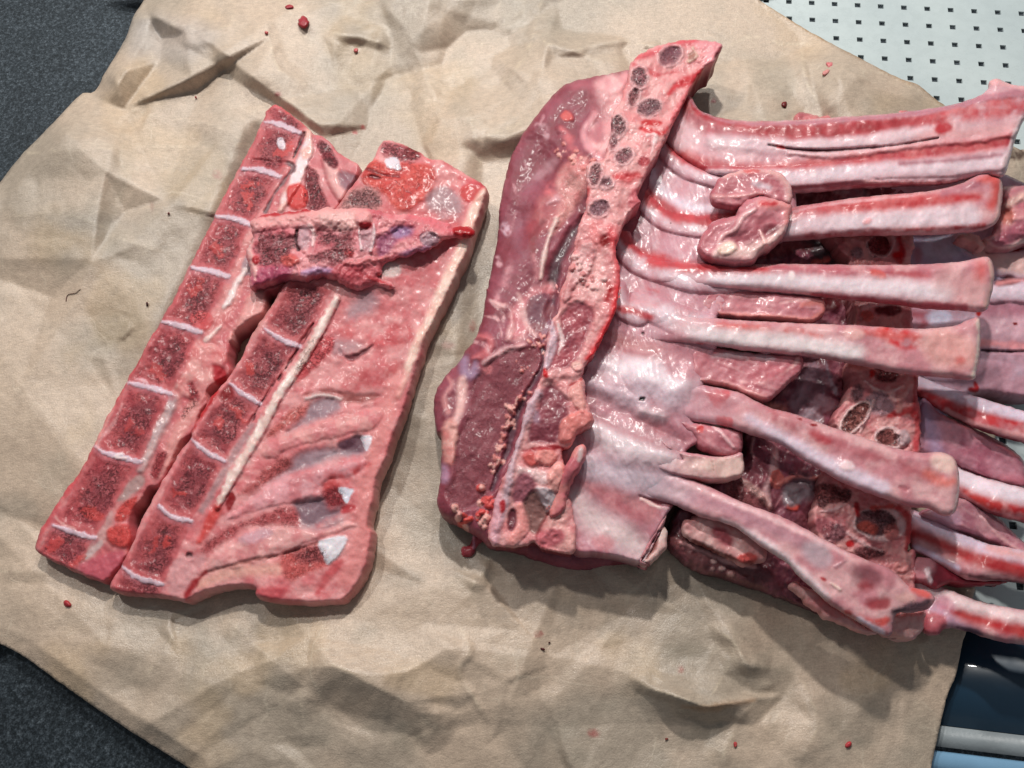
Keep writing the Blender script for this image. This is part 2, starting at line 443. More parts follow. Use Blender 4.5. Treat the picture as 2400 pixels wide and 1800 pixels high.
# perforated plate: square holes on a 12.7 mm grid, laid slightly askew
GA = 0.59030541+0.98320143j; GP = 0.03633561-0.00775775j      # origin and step of the hole grid, per metre of camera height
def grid(i, r, z):
    q = (GA + GP * (i - 1j * r)) * (Cn[2] - z); return (q.real + Cn[0], q.imag + Cn[1], z)
tray = thing('perforated_tray', (0.26, 0.0, -.002), 'white tray with rows of small square holes and dark blue front', 'tray')
zt = -6 * S; hv = []; hf = []
I0, I1, R0, R1 = -4, 20, -4, 26
h = .125; dep = .003
def addq(pts):
    n = len(hv); hv.extend(pts); hf.append(tuple(range(n, n + 4)))
for i in range(I0, I1):
    for r in range(R0, R1):
        o4 = [(-.5, -.5), (.5, -.5), (.5, .5), (-.5, .5)]
        for k in range(4):
            a = o4[k]; b_ = o4[(k + 1) % 4]; ia = (a[0] * 2 * h, a[1] * 2 * h); ib = (b_[0] * 2 * h, b_[1] * 2 * h)
            g4 = lambda q, z: grid(i + q[0], r + q[1], z)
            addq([g4(b_, zt), g4(a, zt), g4(ia, zt), g4(ib, zt)])
            p1 = g4(ia, zt); p2 = g4(ib, zt)
            addq([(p2[0], p2[1], zt), (p1[0], p1[1], zt), (p1[0], p1[1], zt - dep), (p2[0], p2[1], zt - dep)])
mplate = NT('white_enamel'); x1 = mplate.noise(18, 3, .5); x2 = mplate.noise(160, 5, .7)
mplate.l(mplate.mix(1.0, mplate.ramp(x1, [(.3, (.50, .57, .58)), (.7, (.58, .65, .65))]), mplate.ramp(x2, [(.3, .94), (.6, 1.0)]), 'MULTIPLY'), mplate.b.inputs['Base Color'])
mplate.l(mplate.ramp(x2, [(.3, .22), (.7, .36)]), mplate.b.inputs['Roughness'])
mesh_obj('perforated_plate', hv, hf, mplate.m, tray, smooth_=False)
def gridbox(name, i0, i1, r0, r1, z0, z1, m, bev=0.0):
    v, f = box(i0, -r1, i1, -r0, 0, 1, 0)
    if bev:
        n = 9; v = []; f = []
        for i in (i0, i1):
            for k in range(n):
                a = math.pi * k / (n - 1); v.append(grid(i, (r0 + r1) / 2 - math.cos(a) * (r1 - r0) / 2, z0 + (z1 - z0) * math.sin(a) ** .6))
        for k in range(n - 1): f.append((k, k + 1, n + k + 1, n + k))
        f = [q[::-1] for q in f]
        return mesh_obj(name, v, f, m, tray)
    v = [grid(x, -y, z0 + (z1 - z0) * z) for x, y, z in v]
    return mesh_obj(name, v, f, m, tray, smooth_=False)
gridbox('tray_floor', I0 + .01, I1 - .01, R0 + .01, R1 - .5 - .01, zt - dep - .0045, zt - dep - .001, plain('black_cavity', '#15181a', .6))
RE = R1 - .5
gridbox('front_panel', I0, I1, RE + .02, RE + 3.0, zt - .012, zt - .0006, plain('navy_glass', '#1c3a50', .4, n=12, coat=.2))
gridbox('ledge', I0, I1, RE + 3.02, RE + 3.62, zt - .012, zt + .0008, plain('brushed_aluminium', '#8f979b', .4, n=60, bumpd=.0002))
gridbox('rim', I0, I1, RE + 3.64, RE + 4.4, zt - .006, zt + .0004, plain('pale_blue_glaze', '#7ea8c8', .3, n=25, coat=.8), bev=1)
gridbox('seal', I0, I1, RE + 4.42, RE + 5.0, zt - .012, zt - .003, plain('dark_seal', '#20262a', .5))

PAPER = V('P 345 -40 J 275 0 230 70 185 190 100 330 45 430 A 540 50 470 110 300 290 150 440 60 550 0 630 P -50 490 -70 900 -50 1475 K 0 460 120 525 320 670 550 830 700 930 980 1106'
          ' P 500 1840 1200 1850 2165 1850 N 225 1659 260 1500 330 1200 390 1050 430 850 450 790 500 550 520 450 P 2300 1200 2380 800 2470 430 2440 372 M 766 510 700 490 280 240 140 130 0 75 G 1090 120 880 0 O 1640 0 P 1735 -35')
def fold(u, v, s, h, wa, wb, taper=True):
    P = catmull(V(s), 12, False); d, t, sd = seg_dist(u, v, P, False)
    d = d * (1 + .12 * fbm(u, v, 60, 3, 2)); w = np.where(sd > 0, wb, wa)
    k = np.clip(1 - d / w, 0, 1)
    if taper: k = k * np.clip(np.minimum(t, 1 - t) * 5, 0, 1)
    return h * 1.45 * k
def facets(u, v, n, amp, seed):
    rs = np.random.RandomState(seed); p = np.stack([rs.uniform(-250, 2650, n), rs.uniform(-250, 2050, n)], 1)
    p = np.concatenate([p, [(-400, -400), (2800, -400), (2800, 2200), (-400, 2200)]]); hz = rs.uniform(-1, 1, len(p)) * amp
    r = delaunay_2d_cdt([Vector(q) for q in p], [], [], 0, 1e-4); vs = np.array([tuple(q) for q in r[0]]); hz2 = hz[[q[0] for q in r[3]]]
    z = np.zeros(len(u)); wu = u + fbm(u, v, 120, seed, 2) * 4; wv = v + fbm(u, v, 120, seed + 1, 2) * 4
    for f in r[2]:
        a, b, c = vs[f[0]], vs[f[1]], vs[f[2]]
        lo = np.minimum(np.minimum(a, b), c); hi = np.maximum(np.maximum(a, b), c)
        ix = np.nonzero((wu >= lo[0]) & (wu <= hi[0]) & (wv >= lo[1]) & (wv <= hi[1]))[0]
        if not len(ix): continue
        den = (b[1] - c[1]) * (a[0] - c[0]) + (c[0] - b[0]) * (a[1] - c[1])
        l1 = ((b[1] - c[1]) * (wu[ix] - c[0]) + (c[0] - b[0]) * (wv[ix] - c[1])) / den
        l2 = ((c[1] - a[1]) * (wu[ix] - c[0]) + (a[0] - c[0]) * (wv[ix] - c[1])) / den; l3 = 1 - l1 - l2
        ok = (l1 >= -1e-6) & (l2 >= -1e-6) & (l3 >= -1e-6); z[ix[ok]] = (l1 * hz2[f[0]] + l2 * hz2[f[1]] + l3 * hz2[f[2]])[ok]
    return z
def tin(u, v, s):
    """crisp folds: heights at traced points joined by flat triangles"""
    t = s.split(); x0, y0, q = VW[t[0]]; A = np.array([float(x) for x in t[1:]]).reshape(-1, 3)
    P = np.stack([x0 + A[:, 0] * q, y0 + A[:, 1] * q], 1); lo = P.min(0) - 160; hi = P.max(0) + 160
    ring = [(lo[0] + (hi[0] - lo[0]) * a, lo[1] + (hi[1] - lo[1]) * b) for a, b in ((0, 0), (.33, 0), (.66, 0), (1, 0), (1, .5), (1, 1), (.66, 1), (.33, 1), (0, 1), (0, .5))]
    P = np.concatenate([P, ring]); H = np.concatenate([A[:, 2], np.zeros(len(ring))])
    r = delaunay_2d_cdt([Vector(p) for p in P], [], [], 0, 1e-4); vs = np.array([tuple(p) for p in r[0]]); H = H[[i[0] for i in r[3]]]
    z = np.zeros(len(u)); wu = u + fbm(u, v, 50, 3, 2) * 4; wv = v + fbm(u, v, 50, 4, 2) * 4
    for f in r[2]:
        a, b, c = vs[f[0]], vs[f[1]], vs[f[2]]
        ix = np.nonzero((wu >= min(a[0], b[0], c[0])) & (wu <= max(a[0], b[0], c[0])) & (wv >= min(a[1], b[1], c[1])) & (wv <= max(a[1], b[1], c[1])))[0]
        if not len(ix): continue
        den = (b[1] - c[1]) * (a[0] - c[0]) + (c[0] - b[0]) * (a[1] - c[1])
        l1 = ((b[1] - c[1]) * (wu[ix] - c[0]) + (c[0] - b[0]) * (wv[ix] - c[1])) / den; l2 = ((c[1] - a[1]) * (wu[ix] - c[0]) + (a[0] - c[0]) * (wv[ix] - c[1])) / den; l3 = 1 - l1 - l2
        ok = (l1 >= 0) & (l2 >= 0) & (l3 >= 0); z[ix[ok]] = (l1 * H[f[0]] + l2 * H[f[1]] + l3 * H[f[2]])[ok]
    return z
PAPERZ = []
def paper_z(u, v):
    p, z = PAPERZ[0]; d = (p[:, 0] - u) ** 2 + (p[:, 1] - v) ** 2; return float(z[d.argmin()])
def make_paper():
    out = catmull(PAPER, 8, True); out = out + (np.stack([fbm(out[:, 0], out[:, 1], 9, 1, 3), fbm(out[:, 0], out[:, 1], 9, 2, 3)], 1) * 1.6)
    vs, fs = tri_fill(out, 6.0, .2, 3); u, v = vs[:, 0], vs[:, 1]
    top = smooth(900, 200, v) * .9 + .55
    z = 5 + facets(u, v, 55, 34, 4) * top + facets(u, v, 210, 25, 8) * top + facets(u, v, 650, 7.5, 9) * top
    z = z + np.abs(fbm(u, v, 160, 5, 3)) * 9 * top + fbm(u, v, 30, 6, 3) * .7
    Fd = [('J 200 75 380 85 420 112 520 135', 7, 40, 32),
          ('J 820 0 850 100 870 200 900 310 960 360 1060 410', 7, 30, 50), ('J 1150 150 1350 190 1440 220', 9, 40, 18), ('J 690 0 690 100 620 140 520 140', 6, 40, 30),
          ('J 1820 560 1835 640 1870 690 1855 800', 5, 50, 34), ('J 1840 660 1950 620 2110 560', 5, 60, 35),
          ('J 1960 0 1900 140 1820 290 1700 380', 7, 80, 50), ('J 2150 0 2080 250 1960 400', 8, 70, 50),
          ('E 700 125 900 185 1050 235 1210 205', 7, 30, 40), ('E 890 170 1150 125 1350 150', 8, 60, 22), ('G 420 220 620 90 830 130 1090 120', 7, 60, 30),
          ('G 930 150 960 350 1080 540', 7, 60, 40), ('G 1180 290 1400 300 1640 420', 6, 50, 30),
          ('A 150 440 500 420 900 400 1600 385', 6, 130, 60), ('A 540 50 1000 200 1350 250 1620 380', 8, 90, 50),
          ('K 1420 550 1300 450 1170 320', 8, 40, 60), ('K 930 350 850 500 710 690', 6, 50, 30), ('K 1550 690 1570 850 1580 1000', 7, 60, 60),
          ('K 1430 530 1600 580 1720 570 1900 660 2100 760', 9, 120, 110), ('K 0 90 300 80', 5, 60, 30),
          ('L 1650 690 1760 760 1850 790 2100 880', 9, 50, 22), ('L 430 1055 540 1000 560 860', 9, 80, 50), 
          ('L 690 420 740 560 680 680 850 960', 3, 14, 14), ('L 740 200 860 40', 7, 40, 30), ('I 330 960 420 1020 480 1080 520 1160 640 1170', 9, 60, 26), ('I 540 1330 330 1355 180 1310 0 1270', 8, 60, 22),
          ('I 560 1330 470 1450 380 1659', 7, 80, 50), ('I 470 1080 380 1250 330 1350', 7, 60, 60), ('I 760 1660 860 1450 800 1250', 6, 60, 60), ('A 700 950 800 1000 1050 1080', 5, 60, 40), ('A 0 850 400 830 700 930', 6, 80, 60)]
    for f in Fd: z = z + fold(u, v, *f)
    
    for tn in ('J 1440 180 0 1500 130 20 1510 -60 14 1600 340 30 1650 350 28 1650 480 26 1675 555 30 1815 558 26 1610 715 0 1545 565 0 1480 440 0 1440 320 0 1350 200 0 1300 450 0 1450 700 0 1800 330 10 1950 480 6 1850 700 4 1900 850 0 1700 850 0 1380 0 0 1700 60 12',
               'J 400 95 6 510 130 14 590 200 20 650 250 26 780 360 30 950 480 30 1100 590 26 1310 705 4 430 200 0 620 300 0 740 395 0 880 480 0 1000 560 0 1120 650 0 900 60 6 1100 200 8 1300 420 6 1350 600 4 300 300 0 700 40 8 1400 60 2 1450 720 0 200 100 0',
               'E 880 180 18 1000 125 14 1150 120 16 1360 155 20 1220 215 2 1050 240 0 940 215 0 720 130 16 780 220 0 700 300 2 600 60 4 1000 20 2 1400 40 2 1330 190 0',
               'K 690 930 14 1000 740 26 1240 610 30 1415 550 34 1580 690 10 1720 560 24 1900 660 26 2100 760 22 1250 900 0 1600 1000 4 950 1106 0 1900 900 0 2150 940 0 1170 320 14 1300 450 12 930 350 10 700 690 0 850 500 12 400 700 4 300 450 6 1600 420 6 2000 480 6',
               'L -100 640 26 200 690 30 380 680 30 600 540 26 900 560 20 1300 600 18 1650 680 20 1850 790 26 2100 880 20 -50 900 0 250 960 0 430 1060 0 560 1000 0 860 980 0 1300 990 0 1750 960 0 2150 1000 0 500 400 8 1000 430 6 1700 500 6 2100 600 8',
               'I 430 1000 24 480 1080 26 520 1150 26 640 1170 14 360 1060 6 400 1200 0 540 1290 2 700 1300 0 180 1310 22 330 1358 28 560 1328 22 330 1440 0 150 1400 0 560 1450 0 760 1210 12 850 1450 14 700 1600 0 300 1200 8 60 1200 6'):
        z = z + tin(u, v, tn)

    dd = seg_dist(u, v, out, True)[0]
    z = z * np.clip(dd / 60 + .35, 0, 1)
    z = z + 16; z = np.maximum(z, 1)
    flat = np.zeros(len(u))                       # pressed flat under the meat
    for s_ in ('P 600 300 1000 450 950 900 830 1350 500 1330 150 1300 420 700', 'P 1100 350 1500 300 2300 350 2250 1400 1550 1250 1080 1250'):
        flat = np.maximum(flat, smooth(-30, 40, sdist(u, v, V(s_))))
    z = z * (1 - flat) + np.minimum(z, 4) * flat
    PAPERZ.append((vs.copy(), z.copy()))
    W = unproj(vs, z)
    # paper tones: grease patches, blood spots and soft grey patches
    c1, c2 = srgb('#c5af9b'), srgb('#ac9d8d'); k = smooth(-.35, .4, fbm(u, v, 260, 12, 4))[:, None]; col = c1 * (1 - k) + c2 * k
    k = (smooth(.15, .5, fbm(u, v, 120, 19, 3)) * .22)[:, None]; col = col * (1 - k) + srgb('#8f8a7c') * k
    k = (smooth(.12, .5, fbm(u, v, 170, 23, 3)) * .3)[:, None]; col = col * (1 - k) + srgb('#c3a57e') * k
    msk = np.zeros((len(u), 3)); msk[:, 1] = smooth(-.1, .4, fbm(u, v, 90, 31, 3))
    zz = np.zeros(len(u))
    CR = [ST(f[0], 3.0, '#dccbb2', 1.5, a=.38, warp=2, sub=18) for f in Fd]
    for l in CR: apply(l, u, v, col, np.zeros(len(u)), msk)
    zz = np.zeros(len(u))
    for l in (EL('A 985 790', 5, 14, 0, '#9a7468', 3, a=.6), EL('A 1410 580', 9, 9, 0, '#a8625c', 5, a=.6, sub=8), EL('E 1715 480', 5, 4, 0, '#b04a48', 2), EL('G 420 462', 6, 4, 0, '#b04a48', 2), EL('J 1270 622', 6, 4, 0, '#b8605c', 2),
              EL('J 1310 600', 4, 3, 0, '#b8605c', 2), EL('J 905 445', 7, 5, 0, '#a06058', 3), EL('L 1140 455', 9, 6, 0, '#a04a48', 4, a=.7, sub=6), EL('L 1450 1030', 14, 8, 0, '#a04a48', 5, a=.7, sub=8), EL('L 1960 660', 6, 8, 0, '#a5524e', 4, a=.5),
              EL('F 240 250', 6, 16, 0, '#9a5a52', 4, a=.6, sub=8), EL('F 110 350', 16, 8, 0, '#9a5a52', 5, a=.5, sub=10), ST('I 210 1360 330 1370 440 1350 560 1330', [4, 16, 14, 6], '#a8764c', 6, a=.55), EL('I 700 1180', 20, 10, 0, '#9c8f7e', 8, a=.4),
              EL('M 700 530', 30, 16, 20, '#4a2c22', 2, a=.8, sub=5), ST('M 700 620 766 590', 2, '#3a1f1a', 1), ST('M 280 240 140 130 0 75 G 880 0', 6, '#a5763f', 3, a=.5),
              PO('J 240 90 420 85 560 110 640 160 560 260 480 300 300 260 200 250', '#a9a5a8', 25, a=.35), EL('A 600 880', 110, 22, 5, '#85817a', 22, a=.35), EL('C 60 920', 60, 30, 0, '#8b867c', 20, a=.3),  # first and last patch: crease shade painted into the paper colour
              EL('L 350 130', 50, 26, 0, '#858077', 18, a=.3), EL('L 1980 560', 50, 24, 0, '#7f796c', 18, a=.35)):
        apply(l, u, v, col, zz, msk)
    back = vs.copy(); nb = len(vs)
    W2 = W.copy(); W2[:, 2] -= .0004
    fb = fs[:, ::-1] + nb
    e = {}
    for a, b, c in fs:
        for x, y in ((a, b), (b, c), (c, a)): e[(x, y)] = 1
    rim = [(y, x, x + nb) for (x, y) in e if (y, x) not in e] + [(y, x + nb, y + nb) for (x, y) in e if (y, x) not in e]
    t = NT('kraft_paper'); b = t.b
    at = t.n('ShaderNodeAttribute', attribute_name='col'); mk = t.n('ShaderNodeAttribute', attribute_name='msk'); sp = t.n('ShaderNodeSeparateColor'); t.l(mk.outputs['Color'], sp.inputs[0])
    n1 = t.noise(260, 5, .7); n2 = t.noise(1500, 3, .7); mp = t.n('ShaderNodeMapping'); mp.inputs['Scale'].default_value = (300, 1400, 300); mp.inputs['Rotation'].default_value = (0, 0, .5); t.l(t.pos(), mp.inputs[0])
    fi = t.n('ShaderNodeTexNoise'); fi.inputs['Scale'].default_value = 1; fi.inputs['Detail'].default_value = 3; t.l(mp.outputs[0], fi.inputs['Vector'])
    c = t.mix(1.0, at.outputs['Color'], t.ramp(n1, [(.3, (.86, .85, .84)), (.6, (1.05, 1.05, 1.04))]), 'MULTIPLY')
    c = t.mix(1.0, c, t.ramp(n2, [(.3, .86), (.7, 1.12)]), 'MULTIPLY'); c = t.mix(1.0, c, t.ramp(fi.outputs['Fac'], [(.3, .9), (.7, 1.08)]), 'MULTIPLY')
    wr = None                                      # hairline wrinkles, paler where the fibre has cracked
    for sc_, wdt, seed_ in ((24, .022, 1.0), (58, .035, 7.0)):
        dn = t.n('ShaderNodeTexNoise'); dn.inputs['Scale'].default_value = sc_ * 1.3; dn.inputs['Detail'].default_value = 4; t.l(t.pos(), dn.inputs['Vector'])
        ad = t.n('ShaderNodeVectorMath', operation='MULTIPLY_ADD'); t.l(dn.outputs['Color'], ad.inputs[0]); ad.inputs[1].default_value = (.6 / sc_,) * 3; t.l(t.pos(), ad.inputs[2])
        vo = t.n('ShaderNodeTexVoronoi', feature='DISTANCE_TO_EDGE', voronoi_dimensions='2D'); vo.inputs['Scale'].default_value = sc_; t.l(ad.outputs[0], vo.inputs['Vector'])
        mk_ = t.ramp(t.noise(sc_ * 1.1, 2, .5), [(.55, 0.0), (.66, 1.0)])
        ln = t.math('MULTIPLY', t.ramp(vo.outputs['Distance'], [(0.0, 1.0), (wdt, 0.0)]), mk_)
        wr = ln if wr is None else t.math('MAXIMUM', wr, ln)
    c = t.mix(t.math('MULTIPLY', wr, .24), c, (.74, .64, .50))
    t.l(c, b.inputs['Base Color'])
    t.l(t.math('SUBTRACT', t.ramp(n2, [(.35, .52), (.7, .28)]), t.math('MULTIPLY', sp.outputs[1], .08)), b.inputs['Roughness'])
    bm = t.bump(n1, .5, .0006); bm = t.bump(n2, .55, .00035, bm); bm = t.bump(wr, .10, .0004, bm); t.l(bm, b.inputs['Normal']); b.inputs['Specular IOR Level'].default_value = .6
    o = mesh_obj('kraft_paper', np.concatenate([W, W2]), np.concatenate([fs, fb, np.array(rim)]), t.m, None, np.concatenate([col, col]), np.concatenate([msk, msk]))
    tag(o, 'creased brown kraft butcher paper spread under all the meat', 'wrapping paper')
make_paper()

# ---------------------------------------------------------------- meat colours
DM = '#7f4450'; MU = '#9c5a64'; MP = '#b9747e'; VB = '#a5474f'; VE = '#bd6468'; FA = '#e2b0ae'; FW = '#e8c9c6'; PK = '#cf8488'; RD = '#b2303a'; OR = '#c64f4c'
WH = '#e9dcdf'; DI = '#d6c8d4'; GY = '#93858e'; VI = '#8f6a94'; MB = '#c79aa6'; BL = '#a9a4c6'; DK = '#3a171c'; BR = '#7d5048'
def base_at(s, z=0):
    p = unproj(V(s), 0)[0]; return (float(p[0]), float(p[1]), z)
def spine_parts(discs, dw=10, seed=1, tone=VB, inset=.84):
    """painted features and splitting zones of a sawn row of vertebrae between disc lines"""
    D = [catmull(V(s), 6, False) for s in discs]; lay = []; zones = []
    for a, b in zip(D[:-1], D[1:]):
        P = np.concatenate([a, b[::-1]]); c = P.mean(0); i = len(zones); rs = np.random.RandomState(seed * 50 + i)
        Q = np.stack([c[0] + (P[:, 0] - c[0]) * inset, c[1] + (P[:, 1] - c[1]) * inset], 1)
        lay.append(PO(P, VE, 4, a=.9, warp=4))
        lay.append(PO(Q, tone, 6, por=.3, dz=-2, warp=5, col2='#b35a5e'))
        ax = (b[-1] - a[-1]); Lh = np.linalg.norm(ax)
        cc = c + (a[-1] - a[0]) * .10; Ln = np.linalg.norm(a[-1] - a[0])
        ang = math.degrees(math.atan2(ax[1], ax[0]))
        lay.append(_mk('p', EL('P %f %f' % tuple(cc), Lh * .36, Ln * .30, ang).P, 12, '#7e3c46', 12, -1.5, .8, .3, .7, 9, 20, 0, 300 + i + seed * 20, '#944a52', False))
        ro = c + (rs.rand(2) - .5) * 50
        for _ in range(rs.randint(0, 3)):
            ro = c + (rs.rand(2) - .5) * np.array([70, 60])
            lay.append(EL('P %f %f' % tuple(ro), 8 + rs.rand() * 18, 5 + rs.rand() * 9, rs.rand() * 180, OR, 3, a=.45 + .4 * rs.rand(), warp=11, ws=10, por=.15, dz=1.2))
        zones.append(('vertebra', P))
    for i, d in enumerate(D):
        if i in (0, len(D) - 1): continue
        n = len(d)
        lay.append(ST(d + [0, 6], [dw * 1.5, dw * 1.9, dw * 1.5], '#b8747c', 4, a=.6))
        lay.append(ST(d, [dw * .5, dw, dw * 1.15, dw * .8], DI, 1.6, dz=2.5, por=0, wet=.8, warp=2.2, ws=9, col2='#d0c2cd', a=.88))
        zones.insert(0, ('disc', band(d, dw * 1.1)))
    return lay, zones

# ================================================================ first sawn spine strip (far left)
s1 = thing('spine_strip', base_at('P 450 850'), 'long narrow sawn spine strip, leftmost piece of meat, cut face of vertebrae with white discs', 'meat cut')
D1 = ['A 1730 140 B 480 170 560 235 600 262', 'B 335 235 400 245 480 272 560 308', 'A 1575 540 1700 550 1815 592', 'A 1400 850 1500 858 1625 903', 'A 1240 1180 1340 1200 1485 1238', 'A 1050 1530 1180 1560 1305 1602',
      'C 715 228 800 250 860 262 950 292', 'C 535 585 570 612 660 640 775 672', 'C 295 1020 380 1052 440 1070 525 1092', 'C 205 1180 300 1225 420 1275']
lay, zones = spine_parts(D1, 12.5, 1, inset=.79)
lay = [PO('B 620 290 700 330 760 380 830 450 945 530 930 640 860 700 700 840 420 860 600 420', '#c4767b', 6, col2='#d59a9c'),
       ST('B 620 300 600 440 555 560 520 640 440 800', [16, 26, 28, 24, 18], '#e2b9b0', 3, dz=5, wet=.9, col2=WH),
       ST('B 740 480 790 600 850 700', [20, 34, 36], '#dfb0ae', 5, dz=10, rnd=True),
       PO('B 690 370 760 400 800 480 790 540 720 500 690 440', '#7c2c38', 4, por=.9, dz=-3), PO('B 600 540 660 560 690 660 740 790 620 800 590 680', '#8a3a44', 5, por=1, dz=-4),
       PO('B 490 650 560 630 610 690 600 790 500 800 470 720', '#cb4a48', 4, dz=5, rnd=True), PO('B 830 560 930 590 900 680 850 690 810 620', '#96707a', 6, dz=-3),
       ST('A 1650 480 B 510 520 470 600 400 700 340 820', [5, 7, 8, 8], '#7e6064', 2, dz=-4), ST('B 590 310 520 470', 5, DK, 2, dz=-5),
       ST('A 1640 930 1600 1050 1570 1160 1520 1280 1460 1450 1360 1600 C 980 250 930 340', [30, 40, 44, 44, 44, 46], '#d79a98', 6, col2='#c97c7c', dz=2),
       PO('A 1600 1090 1640 1110 1630 1190 1590 1230 1570 1160', GY, 4, a=.8), ST('A 1590 1200 1530 1290 1480 1400 1450 1440', [10, 16, 14, 8], '#e8dad8', 3, dz=3, wet=1),
       ST('A 1430 1560 1330 1655', [10, 14], '#e6cfca', 3, dz=3, wet=1),
       PO('A 1640 1320 1730 1380 1740 1450 1700 1540 1600 1655 1480 1655 1560 1500', '#e0aaa6', 8, dz=8, rnd=True, w=22), 
       PO('C 1000 60 1180 20 1260 100 1180 240 1100 360 1040 300 980 260 960 160', '#cc7676', 6, col2='#dca6a2', sub=16, dz=4), PO('C 1180 130 1250 160 1240 230 1200 240', RD, 4, dz=-3),
       ST('C 1060 240 1080 330 1020 420', [16, 20, 12], '#9c3a42', 4, por=.7, dz=-3), 
       ST('C 960 320 880 470 820 600 780 700', [26, 34, 34, 22], '#cdb4b2', 5, dz=5, wet=.9, col2='#bca6a8'), ST('C 1080 360 1000 500 940 640 880 740', [26, 30, 26, 18], '#d99e9a', 5, dz=3),
       ST('C 900 640 860 740', 20, '#9c3d44', 4, por=.8), PO('C 700 800 780 740 800 800 700 880 640 880', '#a89a96', 5, a=.8),
       ST('C 600 960 540 1100 440 1230', [30, 34, 26], '#c39a98', 6), PO('C 600 1050 690 1020 735 1080 700 1140 620 1130', OR, 5, dz=4, por=.3), ST('C 560 1120 480 1200', 12, '#cdb8b6', 3, wet=1),
       PO('C 430 1250 560 1190 690 1170 640 1280 560 1330', '#bf6370', 6), PO('C 640 950 760 860 720 960 660 1010', OR, 4, por=.4),
       ST('C 200 1130 240 1040 300 930 440 740 540 560 640 350 720 200 820 20', [14, 16, 12, 16, 12, 14], '#c2555a', 4, a=.8, sub=18),
       ST('C 540 560 600 430 640 350', [10, 14, 6], '#dca09c', 3, a=.8)] + lay + [
       EL('A 1825 378', 9, 15, -12, '#e2dae2', 1.5, dz=3, wet=.9), ST('C 310 975 340 1010 420 1040', 5, '#d7a09e', 2), EL('C 520 960', 34, 16, 30, OR, 4, a=.8, warp=8), ST('C 540 590 560 540 640 440 680 350', 7, '#d8a3a3', 3, a=.7),
       ST('C 680 620 640 640 700 650', 6, WH, 2, dz=2), ST('C 720 210 790 215 820 240', 5, '#dfb4ba', 2), EL('A 1310 1520', 26, 20, 20, '#c4595c', 4, dz=2)]
zones = [('disc', EL('A 1825 378', 9, 15, -12).P, 'small white cartilage spot')] + zones + [('spinal_cord', band('B 625 300 600 440 555 560 520 640 440 800', 28))]
piece('neural_arch', 'B 345 170 400 128 470 165 560 230 612 275 655 318 700 330 760 380 830 450 900 490 945 530 925 600 860 690 800 800 700 900 560 1100 440 1300 350 1340 340 1420 320 1480 240 1520 190 1560 135 1600'
      ' C 1285 0 1270 90 1275 180 1150 270 1160 330 1110 400 1075 500 1000 570 960 650 935 720 890 800 830 815 790 870 740 940 720 1010 735 1085 720 1140 700 1200 640 1280 575 1335 500 1310 400 1270 300 1220 205 1170'
      ' 200 1120 230 1040 300 930 370 820 440 730 500 620 540 540 590 430 640 340 690 250 720 190 770 110 820 10 A 1060 1500 1130 1370 1200 1230 1240 1150 1310 1010 1370 900 1410 800 1470 690 1520 590 1570 490 1640 370 1690 260 1725 190',
      s1, M_FLESH, z=72, r=7, zb=4, base='#cf8c8c', base2='#c26a70', layers=lay, zones=zones, side='#8e4450', rag=1.6, nz=((70, 4), (16, 1.7), (7, .8)), bulge=4)

